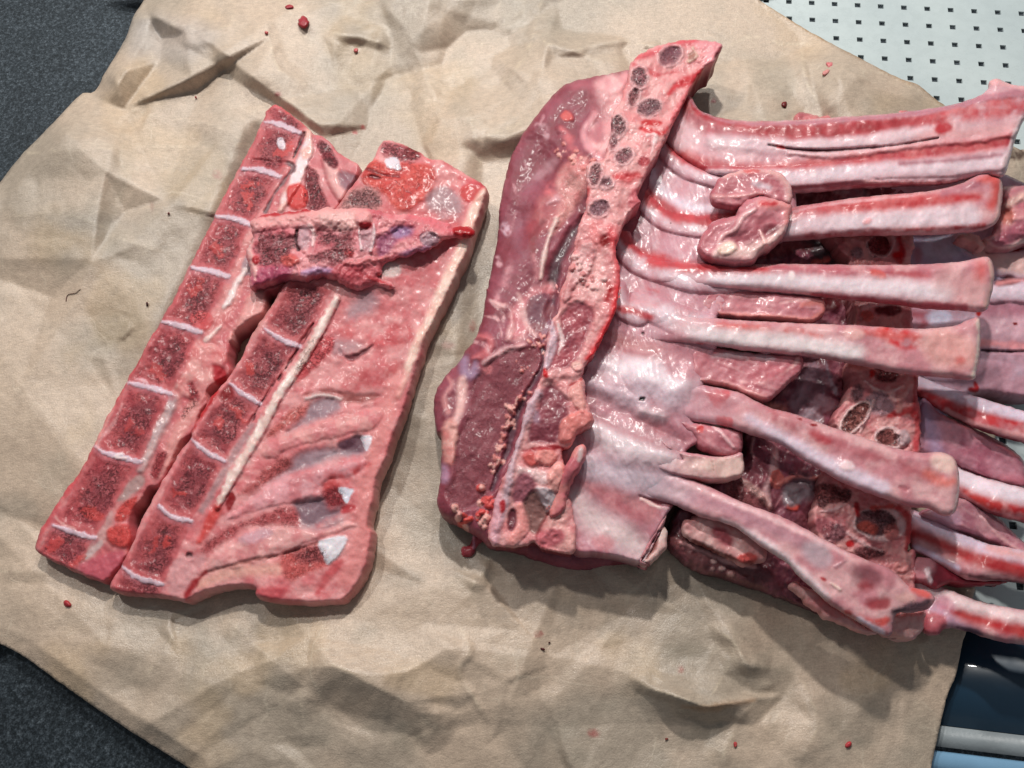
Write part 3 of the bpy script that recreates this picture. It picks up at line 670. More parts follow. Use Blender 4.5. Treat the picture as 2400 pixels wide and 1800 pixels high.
# ================================================================ second sawn spine plate
s2 = thing('spine_plate', base_at('P 750 900'), 'wide sawn spine plate with discs, white spinal cord and fatty edge, beside the narrow strip', 'meat cut')
D2 = ['B 500 1250 600 1270 700 1290 780 1310', 'B 330 1575 400 1622 480 1665 560 1690', 'C 1278 232 1350 292 1445 345', 'C 1062 542 1130 602 1245 665', 'C 878 908 950 972 1065 1000', 'C 678 1250 760 1312 905 1352', 'C 625 1395 760 1400 890 1412']
lay, zones = spine_parts(D2, 11, 2, inset=.8, tone='#9c474f')
lay = [PO('B 960 590 1000 510 1050 480 1110 500 1400 520 1440 640 1370 740 1280 800 1180 800 1100 700 980 640', '#c2433f', 6, col2='#cf5a52', sub=0, dz=2, por=.25),
       ST('B 990 540 1100 580 1200 590', 4, '#8e2a30', 2, dz=-3), ST('B 1180 620 1280 700 1340 640', 3, '#9a3036', 1.5, dz=-3), ST('B 1020 590 1080 600', 6, '#7e262e', 2, dz=-4),
       PO('B 1110 370 1230 390 1330 440 1300 500 1200 470 1100 450', '#a4545c', 6, por=.8), EL('B 1290 440', 18, 12, 20, '#8d2c34', 4, por=.9),
       PO('B 870 720 950 660 1080 690 1060 800 900 800 820 790', '#c08a88', 8, por=.6), EL('B 980 740', 36, 20, 10, '#8d5c5e', 8, por=1),
       PO('B 1380 740 1420 680 1520 660 1600 760 1590 870 1480 870 1390 820', '#a38a90', 9, a=.85), PO('B 1420 640 1600 640 1640 600 1740 660 1560 560', '#d28d8e', 8),
       EL('B 1680 690', 30, 22, -10, '#c23f40', 3, dz=2), ST('B 1600 600 1700 640 1760 660', 12, '#c05058', 4), 
       PO('B 1110 475 1190 470 1215 545 1160 550 1120 515', '#e3dde4', 2, dz=2, wet=1),
       ST('B 1000 1000 1100 860 1300 850 1560 900', 50, '#c05057', 10, a=.6, sub=30),
       ST('B 1755 690 1700 800 1650 960 1600 1120 1500 1320 1400 1550 1330 1655 D 1240 330 1180 500', [16, 26, 34, 36, 34, 28, 22, 18, 14], '#e6bfb2', 5, dz=3, col2='#efd8cb'),
       ST('D 1180 400 1130 560 1060 760 1030 900 1000 1100 980 1280 920 1450', [40, 40, 44, 44, 46, 50, 50], '#d99391', 10, a=.9),
       PO('B 1240 1090 1480 1040 1560 1040 1500 1180 1400 1350 1300 1500 1240 1560 1200 1400 1150 1300 1180 1200', '#d39294', 14, col2='#c4686e', a=.8),
       PO('D 880 160 980 140 1100 200 1150 120 1250 150 1230 240 1000 240 900 200', '#b93f47', 10, a=.7, sub=26), PO('D 960 380 1100 330 1200 330 1100 440 920 480 880 440', '#b8454c', 10, a=.75, sub=20),
       PO('D 870 260 900 300 1000 270 1050 240 980 310 920 320', '#7b3a42', 4, dz=-5), PO('D 800 200 880 210 1000 240 900 290 830 280', '#a98e94', 14, a=.7),
       PO('D 720 220 830 190 840 260 780 330 700 400 640 440 660 330', '#c2545a', 6, por=.55), 
       PO('B 900 1420 1000 1330 1070 1370 1040 1450 930 1500 860 1520', '#a5949c', 16, a=.75), PO('D 690 500 780 470 900 480 1000 500 1090 500 1060 520 920 550 860 500 760 500', '#a4605e', 6, dz=-4),
       PO('D 720 545 790 510 870 525 880 575 800 615 700 665 600 700 660 630', '#938690', 11, a=.85, dz=-5), ST('D 700 520 790 498 880 520', 9, '#c9b7b5', 3, dz=3),
       PO('D 715 540 650 560 600 600 540 660 500 720 560 690 640 640 700 600', '#c06864', 9, por=.4),
       PO('D 480 760 640 680 880 610 1080 560 1100 620 1040 680 840 720 640 770 500 830', '#dca4a2', 16, dz=6, rnd=True, w=34, col2='#cf8488'),
       PO('D 600 850 680 800 800 770 900 765 985 715 1010 800 850 830 740 870 620 920 500 960 540 900', '#948892', 12, a=.85, dz=-6), PO('D 870 750 985 712 1000 795 900 790', '#6e4c5a', 5, dz=-3),
       PO('D 620 815 560 830 480 890 390 980 350 1020 420 1000 540 930 620 880', '#b45f60', 9, por=.45),
       PO('D 360 1080 480 990 620 910 820 860 1010 830 980 900 800 950 790 1040 640 1060 480 1090 300 1140', '#dba6ac', 16, dz=6, rnd=True, w=34, col2='#cd868c'),
       PO('D 790 930 900 900 1030 845 1010 900 910 960 900 1080 800 1070', '#bf3f42', 8, a=.85, sub=24), PO('D 790 1010 890 990 900 1070 830 1080', '#8e2a34', 9, por=.5, dz=-4),
       PO('D 640 1060 700 1045 780 1035 830 1090 900 1080 880 1120 780 1160 700 1185 650 1140', '#7b6a76', 11, a=.9, dz=-7), PO('D 620 1150 760 1180 900 1130 860 1180 700 1220', '#8d8790', 8, a=.6),
       PO('D 640 1090 560 1090 420 1140 280 1195 170 1290 180 1320 240 1290 380 1190 540 1170 660 1190', '#b2585c', 9, por=.45),
       PO('D 200 1340 300 1270 420 1200 560 1180 800 1200 900 1160 960 1180 760 1240 560 1330 300 1400 140 1430', '#e0b0ae', 16, dz=6, rnd=True, w=34, col2='#d39092'), EL('D 440 1230', 40, 14, -14, '#c1a0ac', 8, a=.7),
       ST('D 180 1420 400 1360 560 1330 780 1260', [4, 7, 7, 4], '#a86a64', 3, dz=-3, a=.8), ST('D 150 1480 320 1420 560 1400', [20, 24, 30], '#e3b7a8', 8, a=.7),
       PO('D 572 1325 640 1300 770 1288 812 1372 700 1430 610 1460 575 1400', '#c0605e', 9, por=.3, dz=-2), PO('D 640 1310 770 1290 780 1360 680 1370', '#8f4a50', 9, por=.8, a=.7),
       PO('D 985 712 1045 712 1040 750 1012 792', '#e3dfe6', 2, wet=1), PO('D 878 985 945 990 930 1020 908 1058 890 1020', '#dde0ea', 2, wet=1), PO('D 770 1255 900 1232 895 1300 822 1372 790 1335', '#e4e4ea', 3, dz=3, wet=1),
       ST('D 880 1360 800 1460 760 1530', [14, 22, 12], '#bf4a50', 5, a=.7), PO('D 440 1500 600 1490 560 1560 460 1545', '#bc4a54', 8, a=.8), EL('D 920 1090', 18, 9, -20, '#b4434a', 4),
       ST('D 860 0 800 110 700 290 600 430 530 550 450 700 370 840 300 960 240 1080', [12, 22, 17, 24, 19, 25, 20, 22, 8], '#e2cac2', 3, dz=8, warp=5, ws=12, wet=1, rnd=True, col2='#f0e3dc'),
       ST('D 740 130 640 290 560 420', [6, 7, 5], '#5b262c', 2, dz=-6), ST('D 540 430 460 560 400 660', 5, '#6a3036', 2, dz=-4),
       ST('D 420 660 340 790 240 960 160 1100', [14, 16, 18, 16], '#a98d90', 4, a=.8), ST('D 240 1090 190 1180 150 1260', [22, 22, 14], '#c8514e', 5, dz=2),
       EL('D 95 1333', 8, 7, 0, '#3b3438', 2, dz=-8), PO('D 0 1400 60 1340 180 1330 140 1440 70 1520 0 1540', '#cfa0a2', 8, a=.8), ST('D 80 1540 130 1470 180 1420', [12, 16, 8], '#9b2b30', 4),
       EL('D 310 1050', 9, 22, 10, '#8e1820', 3, wet=1), EL('B 1150 1190', 24, 20, 0, '#cfc8c4', 4, a=.8, wet=1)] + lay + [
       EL('C 1260 290', 16, 20, 40, '#8c1c22', 5, dz=-2, wet=1), EL('C 1190 290', 12, 16, 40, '#b8383c', 5), ST('C 1230 150 1300 100 1370 20', 5, '#d5a49c', 2, a=.7),
       ST('C 1070 500 1110 420 1190 310', 6, '#b33338', 3), ST('B 430 1350 330 1500 260 1620', 8, '#c99490', 4, a=.7)]
zones = [('spinal_cord', band('D 860 0 800 110 700 290 600 430 530 550 450 700 370 840 300 960 240 1080', 24))] + zones + [
    ('cartilage', V('D 985 712 1045 712 1012 792')), ('cartilage', V('D 878 985 945 990 908 1058')), ('cartilage', V('D 770 1255 900 1232 895 1300 822 1372 790 1335')),
    ('cartilage', V('B 1110 475 1190 470 1215 545 1160 550 1120 515'))]
piece('spinous_process_plate', 'B 1110 355 1160 360 1230 385 1330 430 1390 475 1480 490 1580 540 1680 600 1765 655 1768 700 1740 800 1700 900 1650 1060 1590 1180 1540 1300 1490 1410 1430 1520 1370 1655'
      ' D 1300 280 1260 400 1225 520 1190 620 1150 720 1110 840 1070 930 1050 1050 1025 1170 1045 1210 1035 1280 1010 1390 980 1460 920 1540 870 1570 700 1575 560 1565 450 1545 440 1500 370 1485 270 1495 180 1520 80 1565'
      ' C 1020 1440 860 1410 640 1388 618 1340 660 1270 705 1190 745 1100 790 990 850 870 890 800 950 700 1000 610 1060 540 1070 490 1120 400 1180 300 1240 240 1285 180 1335 100 1385 -10'
      ' B 300 1540 380 1420 450 1310 500 1230 600 1060 700 900 800 790 870 690 950 590 1000 510 1045 470 1060 420 1085 375',
      s2, M_FLESH, z='B 1200 400 88 1700 640 80 1000 600 100 700 1000 95 D 1200 300 78 900 1500 82 600 800 84 300 1400 84 C 700 1300 80 1200 200 86', r=9, zb=4, base='#dca2a2', base2='#cd7a7e', bs=28,
      layers=lay, zones=zones, side='#cf9a92', rag=1.5, nz=((80, 5), (20, 2.2), (8, .7)), bulge=5)

# ================================================================ small cross piece
s3 = thing('bone_offcut', base_at('B 760 1040'), 'small jagged bone offcut with sawn pores lying across the top of both spine pieces', 'meat cut')
lay = [ST('B 250 900 420 870 600 850 800 850 950 860', [30, 34, 40, 60, 40], '#dba3a2', 6, dz=8, rnd=True), PO('B 700 830 920 830 930 930 820 950 700 890', '#e2bcb8', 8, a=.8), ST('B 250 850 420 832 620 806', 7, '#b3353d', 3),
       PO('B 310 980 420 960 520 1000 500 1090 440 1150 320 1170 290 1080', '#8c4a52', 14, por=1, dz=-4, warp=9, ws=12, a=.9), PO('B 680 930 790 960 880 950 890 1060 840 1140 720 1150 650 1150 660 1100 780 1060 690 1010', '#8c4a52', 14, por=1, dz=-4, warp=9, ws=12, a=.9),
       EL('B 585 985', 18, 28, 8, '#b49aa2', 7, a=.75, dz=2), ST('B 545 940 535 1010 555 1070', 5, '#4b2228', 1.5, dz=-5), ST('B 620 900 650 960 640 1040', 8, '#e2c4c4', 3, dz=4),
       EL('B 995 990', 16, 30, 5, '#b49aa2', 8, a=.7, dz=-2), ST('B 950 890 945 970 960 1060', 6, '#e6d2d4', 2, dz=4), ST('B 1040 900 1040 980 1020 1070', 6, '#d9bfc2', 2, dz=4), EL('B 975 860', 20, 20, 0, '#dca4a4', 3, dz=7, rnd=True),
       EL('B 985 905', 16, 8, 0, RD, 3), PO('B 1110 960 1180 920 1300 910 1290 970 1200 1000 1140 1080 1080 1110 1060 1000', '#9a5878', 7, dz=-4, a=.85), PO('B 1150 930 1260 920 1280 960 1180 990', '#a193c0', 8, a=.55),
       EL('B 1400 995', 24, 18, 10, '#a07f8a', 3, dz=-3), ST('B 1360 980 1400 950 1450 960', 5, '#deb5b8', 2, dz=3), PO('B 1280 1060 1400 1040 1380 1080 1250 1110 1200 1100', '#8d6a90', 6, a=.7),
       ST('B 1300 850 1400 880 1520 920 1600 940', [16, 30, 34, 30], '#d0707a', 8, a=.7), PO('B 1560 915 1660 912 1700 945 1670 985 1570 975', '#a8161f', 4, dz=5, wet=1, rnd=True),
       PO('B 270 1200 420 1170 520 1180 480 1245 380 1265 260 1300', '#a8506a', 8), ST('B 560 1215 660 1200 760 1200', [10, 16, 10], '#9c94c4', 6, a=.6), ST('B 480 1100 540 1160 560 1230', 8, '#d98f94', 3, dz=4), PO('B 760 1200 900 1140 1040 1160 1080 1240 940 1305 820 1270', '#b4525c', 5, dz=5, rnd=True, col2='#c87078'),
       PO('B 440 1110 520 1100 560 1150 470 1170', '#c7605c', 4, dz=4), ST('B 250 990 230 1080 260 1150 270 1260', [12, 16, 14, 8], '#dfb3b0', 4, dz=4), EL('B 275 1135', 8, 10, 0, RD, 2), EL('B 880 1085', 12, 10, 0, '#a02c34', 3, por=.8),
       ST('B 840 1150 960 1140 1060 1130 1120 1110', [6, 10, 12, 8], '#d08488', 4, dz=4), ST('B 1000 1240 1150 1300', [10, 6], '#b84850', 3)]
piece('sawn_bone', 'B 235 880 300 845 420 830 600 808 760 795 950 798 1060 812 1130 838 1230 838 1380 850 1500 890 1580 916 1660 912 1702 945 1680 982 1610 992 1520 990 1440 1042 1340 1080 1250 1112 1180 1130 1112 1160 1100 1210 1062 1240 1150 1288 1165 1312 1050 1300 930 1318 850 1292 760 1243 680 1232 600 1252 480 1247 380 1272 262 1312 240 1270 247 1200 217 1090 258 990 240 930',
      s3, M_FLESH, z='B 240 1000 112 500 1000 128 900 1000 132 1300 960 124 1650 950 108 1100 1280 108', r=16, zb='B 300 1000 78 900 1000 90 1500 1000 88', base='#da9a9e', base2='#c46a74', layers=lay, side='#8d4650', rag=3.0, nz=((50, 8), (16, 5), (7, 2)), g=3.6,
      zones=[('cartilage', EL('B 585 985', 20, 30, 8).P), ('cartilage', EL('B 995 990', 17, 32, 5).P), ('cartilage', EL('B 1400 995', 24, 18, 10).P), ('blood_clot', V('B 1560 915 1660 912 1700 945 1670 985 1570 975'))])

# ================================================================ rack underneath (right)
rb = thing('rib_rack', base_at('P 2050 1100'), 'lower rib rack half hidden beneath the other, its ribs running off the right edge', 'rib rack', 'racks of ribs')
# loin muscle along its left side
lay = [PO('I 150 560 180 520 300 560 420 640 560 700 640 740 600 800 450 745 280 690', '#6a3a40', 8, por=.1, col2='#8a5a5c'), EL('I 360 655', 8, 6, 0, '#d8b8b4', 2, dz=3), EL('I 400 690', 8, 5, 0, '#d8b8b4', 2, dz=3), EL('I 440 715', 7, 5, 0, '#cfa8a4', 2, dz=3), EL('I 350 690', 6, 5, 0, '#cfa8a4', 2, dz=3),
       ST('I 190 560 300 600 420 650 560 680', [8, 14, 14, 8], '#cda0a0', 4, dz=3), ST('I 600 720 700 800 850 880 1000 930', 30, '#6e3a44', 10), ST('I 500 785 600 830 680 840', [8, 16, 6], '#cbb6be', 3, dz=6),
       ST('H 700 1000 740 1060 740 1180 700 1280 720 1380', [14, 18, 20, 16, 12], '#d6b2b4', 4, dz=6, rnd=True), ST('H 630 1010 620 1090 680 1170 720 1230', [6, 8, 12, 10], '#d8b0b2', 3, dz=4), EL('H 700 1050', 40, 26, -50, '#8d4c5c', 8, dz=4, a=.8), EL('H 640 1200', 30, 36, 0, '#8f5560', 7, dz=3),
       PO('H 500 1230 620 1280 700 1350 640 1400 480 1330', '#9d6064', 8, por=.5), ST('H 560 1240 680 1340 720 1400', [8, 20, 10], '#d9b4b0', 4, dz=4), EL('H 760 1240', 16, 22, 0, '#cf7a74', 3, dz=4), EL('H 850 1390', 14, 10, 0, '#c8564c', 3, dz=4),
       ST('H 760 1270 860 1230 940 1240 1000 1225', [5, 10, 8, 4], '#d9908a', 3, dz=5), EL('H 900 1300', 34, 28, 0, '#8a7a82', 12, dz=-5), EL('H 840 1330', 22, 26, 0, '#9b9298', 8), EL('H 960 740', 40, 60, 10, '#8a6a76', 12, dz=4), EL('H 1020 820', 40, 20, 20, '#a58a94', 8, dz=4, a=.7),
       ST('H 960 590 930 700 860 820 900 900', [16, 26, 22, 12], '#b49aa6', 8, wet=1, a=.8), ST('H 1030 590 1060 690 1090 770', [8, 10, 5], '#9a8a96', 4, wet=1), EL('H 950 900', 26, 22, 0, '#bfb2bc', 8, wet=1, a=.7), ST('H 700 830 800 850', 16, '#d08e88', 5, dz=3),
       EL('G 1060 1330', 50, 24, 30, '#5a4a50', 8, wet=1), ST('G 700 1360 860 1300 980 1300', [10, 24, 10], '#9e5a60', 8), ST('G 1000 1390 1080 1370', 12, '#c86c68', 3, dz=4), EL('H 1060 250', 30, 24, 0, '#5e1f27', 8),
       ST('I 330 470 420 530 560 600', 60, '#5e2c34', 14, a=.7)]
piece('loin_muscle', 'G 880 900 1200 870 1560 870 1540 1240 1200 1240 H 1190 300 1180 560 1170 640 1120 850 1080 960 1040 1200 1000 1300 980 1440 I 850 460 900 600 1000 760 1100 850 1230 900 1240 980 1150 1000 1000 940 850 895 720 840 600 798 450 742 280 690 170 615 140 560 160 440 200 380 300 300 500 150 H 560 900 640 700 660 400 G 620 1400 700 1250 860 1060',
      rb, M_FLESH, z='G 1000 1300 70 H 900 700 92 1000 200 64 I 500 250 100 350 560 84 700 760 70 1100 900 60 G 1200 1000 80', r=26, zb=4, base='#74404a', base2='#93586a', layers=lay, side='#4c262c', rag=2, nz=((70, 12), (24, 7), (8, 1.6)), fib=(-60, 30, 7, .5, '#b98088'), wet=.95)
piece('fat_cap', 'I 205 490 250 440 330 425 440 470 540 500 600 560 620 640 560 660 500 680 440 640 360 600 260 560', rb, M_FLESH, z=122, r=16, zb=90, base='#e2c0bc', base2='#cf9a9a', rag=2.5, nz=((40, 6), (12, 3)),
      layers=[EL('I 400 530', 30, 16, 40, '#b06068', 6), ST('I 230 540 400 620 540 660', [5, 8, 12], '#8c4a48', 4, por=.5), EL('I 520 640', 22, 12, 0, '#c8605c', 4, dz=3), EL('I 190 520', 10, 6, 50, '#c98a88', 3)])
# sawn chine
lay = [EL('G 1375 1300', 27, 26, 0, '#8e3a40', 3, por=1, dz=-5), ST('G 1300 1250 1330 1340 1420 1350 1460 1280 1450 1240', 5, '#dcb2b4', 2, dz=4), ST('G 1180 1250 1230 1330 1260 1390', [8, 12, 12], '#d99a98', 4, dz=3), ST('G 1490 1250 1510 1310 1500 1380', [10, 12, 14], RD, 5), EL('G 1485 1350', 12, 9, 0, '#c01c24', 4, wet=1), EL('G 1250 1330', 14, 12, 0, '#a98a90', 4, por=.5),
       ST('H 1240 290 1300 270 1440 275', 9, '#e0c4c4', 3, dz=4), EL('H 1380 300', 30, 12, 0, '#6e2a30', 4, dz=-4), EL('H 1260 330', 16, 13, 20, '#c76e66', 3, dz=4), ST('H 1200 300 1190 370', 8, '#d8a8a4', 3),
       EL('H 1370 650', 30, 22, 0, '#7c3a3e', 5, por=1, dz=-5), EL('H 1290 650', 7, 10, 10, '#c03030', 3), ST('H 1250 690 1310 740 1380 755 1460 720', [6, 8, 8, 6], '#e4c8c6', 2.5, dz=5), ST('H 1170 610 1230 620 1290 610', [14, 18, 10], '#dc9a94', 4, dz=3),
       EL('H 1210 760', 14, 20, 10, '#8e6a70', 5, por=.6), EL('H 1330 820', 36, 28, 10, '#a88890', 7, por=.3), ST('H 1380 740 1420 800 1480 760', [10, 14, 12], '#dcb2b0', 4, dz=5),
       EL('H 1195 895', 50, 26, -48, '#e0c6c4', 2.5, dz=4), EL('H 1195 898', 42, 19, -48, '#7a4a48', 3, por=1, dz=-5, col2='#8e5a54'), ST('H 1300 800 1270 880 1220 980', 5, '#d9bcbc', 2, dz=3),
       EL('H 1400 1010', 42, 26, 10, '#dcc0c0', 3, dz=4), EL('H 1380 1010', 30, 20, 10, '#86504e', 3, por=.9, dz=-4), EL('H 1460 1010', 16, 18, 0, '#b9a2a6', 4, dz=4), ST('H 1380 890 1440 870 1500 860 1540 900', [8, 14, 16, 10], '#bf2a30', 4, a=.85),
       ST('H 1520 640 1535 720 1530 850 1545 960 1530 1070', [10, 12, 16, 14, 16], '#b3343c', 4, a=.8), ST('H 1500 700 1450 780 1440 860', [12, 18, 12], '#dda6a2', 5, dz=3),
       EL('H 1050 1320', 40, 24, 10, '#8a4e50', 4, por=1, dz=-5), EL('H 1120 1330', 24, 16, 0, '#7c4648', 4, por=.9), EL('H 1010 1370', 14, 10, 0, '#9a6a6c', 3, por=.8), ST('H 1000 1420 1080 1410 1140 1380', [5, 8, 5], '#d6b6b8', 3, dz=3),
       EL('H 1330 1490', 62, 40, 5, '#dfc2c2', 3, dz=4), EL('H 1310 1480', 46, 32, 5, '#6f4c52', 4, por=.9, dz=-6), PO('H 1200 1490 1260 1480 1320 1510 1300 1545 1230 1530', '#b4584e', 5, dz=2, por=.3), EL('H 1400 1530', 18, 22, 0, '#c07a78', 4), ST('H 1200 1380 1210 1440', 10, '#a8242c', 3),
       ST('H 1440 1400 1490 1450 1500 1540 1480 1620', [14, 18, 18, 14], '#bb3438', 4, a=.85), EL('H 1080 1540', 28, 26, 0, '#8e6068', 6, por=.7), EL('H 1020 1500', 20, 20, 0, '#a06068', 5), EL('I 1120 610', 34, 14, 5, '#8a5458', 4, por=.9), ST('H 1290 1400 1400 1390', 10, '#cf6660', 4), ST('H 1150 1540 1240 1600 1340 1640', [8, 10, 8], '#cfaeb0', 3, dz=3),
       ST('I 1340 560 1350 640 1350 740', [20, 22, 20], '#c9707a', 6, dz=4), EL('I 1270 680', 20, 14, 0, '#d89a98', 4, dz=6), EL('I 1020 570', 8, 6, 0, '#b8262c', 2)]
zones = [('vertebra_section', EL('G 1375 1300', 29, 28).P), ('vertebra_section', EL('H 1195 895', 50, 26, -48).P), ('vertebra_section', EL('H 1400 1010', 42, 26, 10).P), ('vertebra_section', EL('H 1050 1320', 42, 26, 10).P), ('vertebra_section', EL('H 1330 1490', 62, 40, 5).P), ('vertebra_section', EL('H 1370 650', 32, 22).P)]
piece('chine_bone', 'G 1090 1180 1540 1180 H 1500 60 1480 200 1510 300 1520 480 1545 640 1540 760 1558 860 1560 960 1552 1080 1530 1250 1510 1400 1505 1540 1490 1640 I 1330 600 1345 700 1340 780 1370 850 1378 920 1360 1000 1310 1030 1230 1010 1100 860 1000 740 900 600 850 500 838 430 870 330 H 990 1330 1000 1240 1060 1100 1100 960 1075 930 1085 880 1130 810 1165 690 1158 600 1180 420 1190 300 1170 200 G 1190 1370 1130 1300',
      rb, M_FLESH, z='G 1350 1300 118 H 1350 650 128 1300 1000 128 1200 1400 120 I 1200 800 90', r=9, zb=20, base='#d8a6a4', base2='#c98488', layers=lay, zones=zones, side='#6e3038', rag=2.5, nz=((40, 7), (14, 4), (6, 1.8)), bs=26, g=3.8)
# membrane lining with ribs, right of the chine
lay = [ST('H 1530 60 1600 40 1800 60 2133 80', 60, '#bfb4cc', 16), ST('G 1540 1270 1700 1330 1850 1340', [50, 60, 40], '#b9b6cf', 14, wet=1), EL('G 1740 1300', 50, 30, 0, '#ccd0e2', 12), EL('G 1600 1350', 10, 18, 0, '#b8707c', 8, a=.6), ST('H 1520 320 1600 340 1560 400', 12, '#b0606c', 6, a=.8), EL('H 1660 340', 30, 18, 0, '#cdd0e4', 8),
       ST('G 1850 1250 1950 1320 2060 1380 2212 1400', [20, 34, 50, 56], '#e4c4c0', 10, dz=10, rnd=True), ST('H 1540 700 1620 760 1700 880', [14, 20, 22], '#a9a2c0', 8), PO('H 1550 760 1620 900 1680 1060 1560 1080', '#a99cb8', 12),
       ST('H 1960 200 2050 190 2133 200', 40, '#ddd0dc', 8, dz=10, rnd=True), ST('H 1930 300 2133 310', 40, '#b98494', 8), ST('H 1900 390 2133 400', [40, 50], '#d8b4c0', 10), ST('H 1890 480 2133 500', 16, '#d99aa0', 5), ST('H 1900 520 2000 530 2133 530', [3, 6, 8], '#5a2c38', 3, dz=-8),
       EL('H 1880 320', 6, 10, 0, '#a80e14', 2, wet=1), EL('H 2085 376', 5, 4, 0, '#801018', 1.5), ST('H 1860 700 1870 740 1830 740', [5, 10, 6], '#b32a32', 3),
       PO('H 1960 150 2040 110 2100 130 2133 150 2040 160', '#7c4a50', 5, dz=-3), ST('G 2000 1330 2100 1325 2212 1310', [3, 6, 4], '#9e1a22', 3, dz=-5), ST('H 1990 150 2133 130', 12, '#cf8e90', 4)]
piece('rib_membrane', 'G 1380 870 1850 840 2050 860 2212 930 2320 960 2330 1400 H 2230 300 2240 760 1900 760 1720 860 1680 1080 1540 1100 1500 900 1480 640 1450 300 1430 60 G 1430 1240', rb, M_FLESH, z='G 1600 1300 70 1900 1300 84 2200 1300 96 H 1900 400 92 2133 400 96 1600 800 74 1600 1000 66', r=14, zb=20, base='#cbb2c2', base2='#bf98a6', layers=lay, side='#8a5a66', wet=.9, nz=((60, 5), (20, 2)), bs=60)
piece('rib_meat', 'G 2070 975 2110 950 2212 948 2340 960 2340 1260 2212 1285 2100 1318 2010 1290 1980 1250 2040 1220 2080 1120 2090 1040', rb, M_FLESH, z=150, r=40, zb=80, base='#d79aa0', base2='#c07a86', fib=(-10, 40, 8, .4, '#e4c0c0'), nz=((60, 10), (20, 5)), wet=.9,
      layers=[ST('G 2090 1080 2160 1030 2212 1010', [14, 20, 20], '#e6c4bc', 6, dz=6), EL('G 2120 1120', 16, 20, 0, '#d88a80', 8), ST('G 1990 1270 2060 1305 2140 1290 2212 1260', 10, '#e6c8c4', 4, dz=4), EL('G 2150 1220', 50, 20, -30, '#b06a7a', 10)])
piece('fat_flap', 'G 1830 1235 1900 1225 1950 1240 1965 1270 1990 1290 1960 1310 1930 1290 1900 1270 1850 1255', rb, M_FLESH, z=135, r=8, zb=95, base='#e6c0b8', base2='#d7a49e', rag=3, nz=((20, 4), (8, 2)))
def rib(par, outline, z, layers, r=36, zb=90, base='#d9b2b4', base2='#c48c94', rag=.8, name='rib', **k):
    k.setdefault('nz', ((80, 4), (22, 1.6))); k.setdefault('wet', .75)
    piece(name, outline, par, M_FLESH, z=z, r=r, zb=zb, base=base, base2=base2, rag=rag, layers=layers, body=True, **k)
piece('intercostal_muscle', 'H 1570 790 1650 860 1700 890 1800 930 2000 1030 2110 1110 2145 1190 2145 1280 2010 1265 1850 1195 1700 1140 1540 1090 1540 950', rb, M_FLESH, z=98, r=16, zb=60, base='#a9687a', base2='#b98694', fib=(28, 50, 8, .35, '#cfa4ae'), nz=((60, 5), (18, 2.5)), wet=.95,
      layers=[ST('H 1560 820 1620 1000 1650 1090', [30, 40, 30], '#ab9cba', 12, a=.8), ST('H 1690 890 1850 960 2000 1040 2110 1120', 10, '#c98088', 4, dz=3), EL('H 2000 1170', 40, 18, 25, '#c08e9c', 10, a=.7), EL('H 2080 1250', 40, 14, 10, '#c87c8c', 8, a=.6)])
piece('intercostal_muscle', 'H 1730 1350 1800 1345 1950 1420 2060 1520 2130 1590 2200 1680 2133 1680 1950 1590 1700 1490 1560 1440 1620 1390', rb, M_FLESH, z=98, r=14, zb=60, base='#b27888', base2='#c498a0', fib=(35, 50, 8, .4, '#d9b8bc'), nz=((60, 5), (18, 2.5)), wet=.9,
      layers=[ST('H 1900 1450 2000 1560 2133 1650', [6, 10, 10], '#d0a8ac', 4, dz=3), EL('H 1700 1440', 40, 20, 25, '#c8a8c0', 10, a=.6)])
rib(rb, 'H 1520 650 1620 690 1750 740 1900 790 2133 860 2240 890 2240 1080 2133 1040 2000 1000 1850 950 1720 890 1600 820 1525 760', 'H 1560 720 88 2133 940 138',
    [ST('H 1550 760 1700 830 1900 900 2133 960', [30, 32, 28, 30], '#c23a40', 6, sub=30, col2='#b83038'), ST('H 1540 690 1700 750 1900 820 2133 890', [24, 30, 28, 24], '#ddd2e2', 6), ST('H 1700 860 1850 930 2000 980 2133 1020', [12, 14, 18, 24], '#d8a4a6', 4), ST('H 1700 890 1850 950 2000 1000 2133 1040', 8, '#6e2c38', 4)], r=20)
rib(rb, 'H 1640 1090 1760 1150 1800 1180 1950 1240 2133 1290 2250 1320 2250 1520 2133 1480 1950 1430 1780 1350 1680 1300 1620 1200', 'H 1700 1200 100 2133 1400 140',
    [ST('H 1780 1290 1850 1330 1950 1380 2133 1440', [14, 24, 30, 34], '#c04a46', 5, sub=26, col2='#b8343a'), ST('H 1700 1180 1850 1250 2000 1300 2133 1330', [30, 40, 40, 40], '#e4dbe4', 8), EL('H 1845 1183', 10, 5, 20, '#9c2028', 2), ST('H 1790 1355 1950 1425 2133 1480', 8, '#7c3a42', 3)], r=32)
rib(rb, 'I 1300 410 1350 410 1500 480 1600 530 1700 570 1866 600 1990 630 1990 800 1866 765 1750 750 1600 745 1480 690 1380 630 1320 600 1295 500', 'I 1340 500 92 1866 700 140',
    [ST('I 1330 515 1420 550 1520 600 1650 650 1866 700', [16, 24, 28, 34, 40], '#b0343a', 7, col2='#b64a4c'), ST('I 1340 440 1500 510 1650 570 1866 630', [26, 30, 34, 34], '#dbcfe0', 8), ST('I 1700 590 1866 630', 20, '#e0b4b6', 8), ST('I 1330 580 1450 640 1550 690', [12, 14, 10], '#d4cbe0', 5), ST('I 1560 715 1700 742 1866 765', [6, 10, 12], '#5a2630', 5)], r=32)
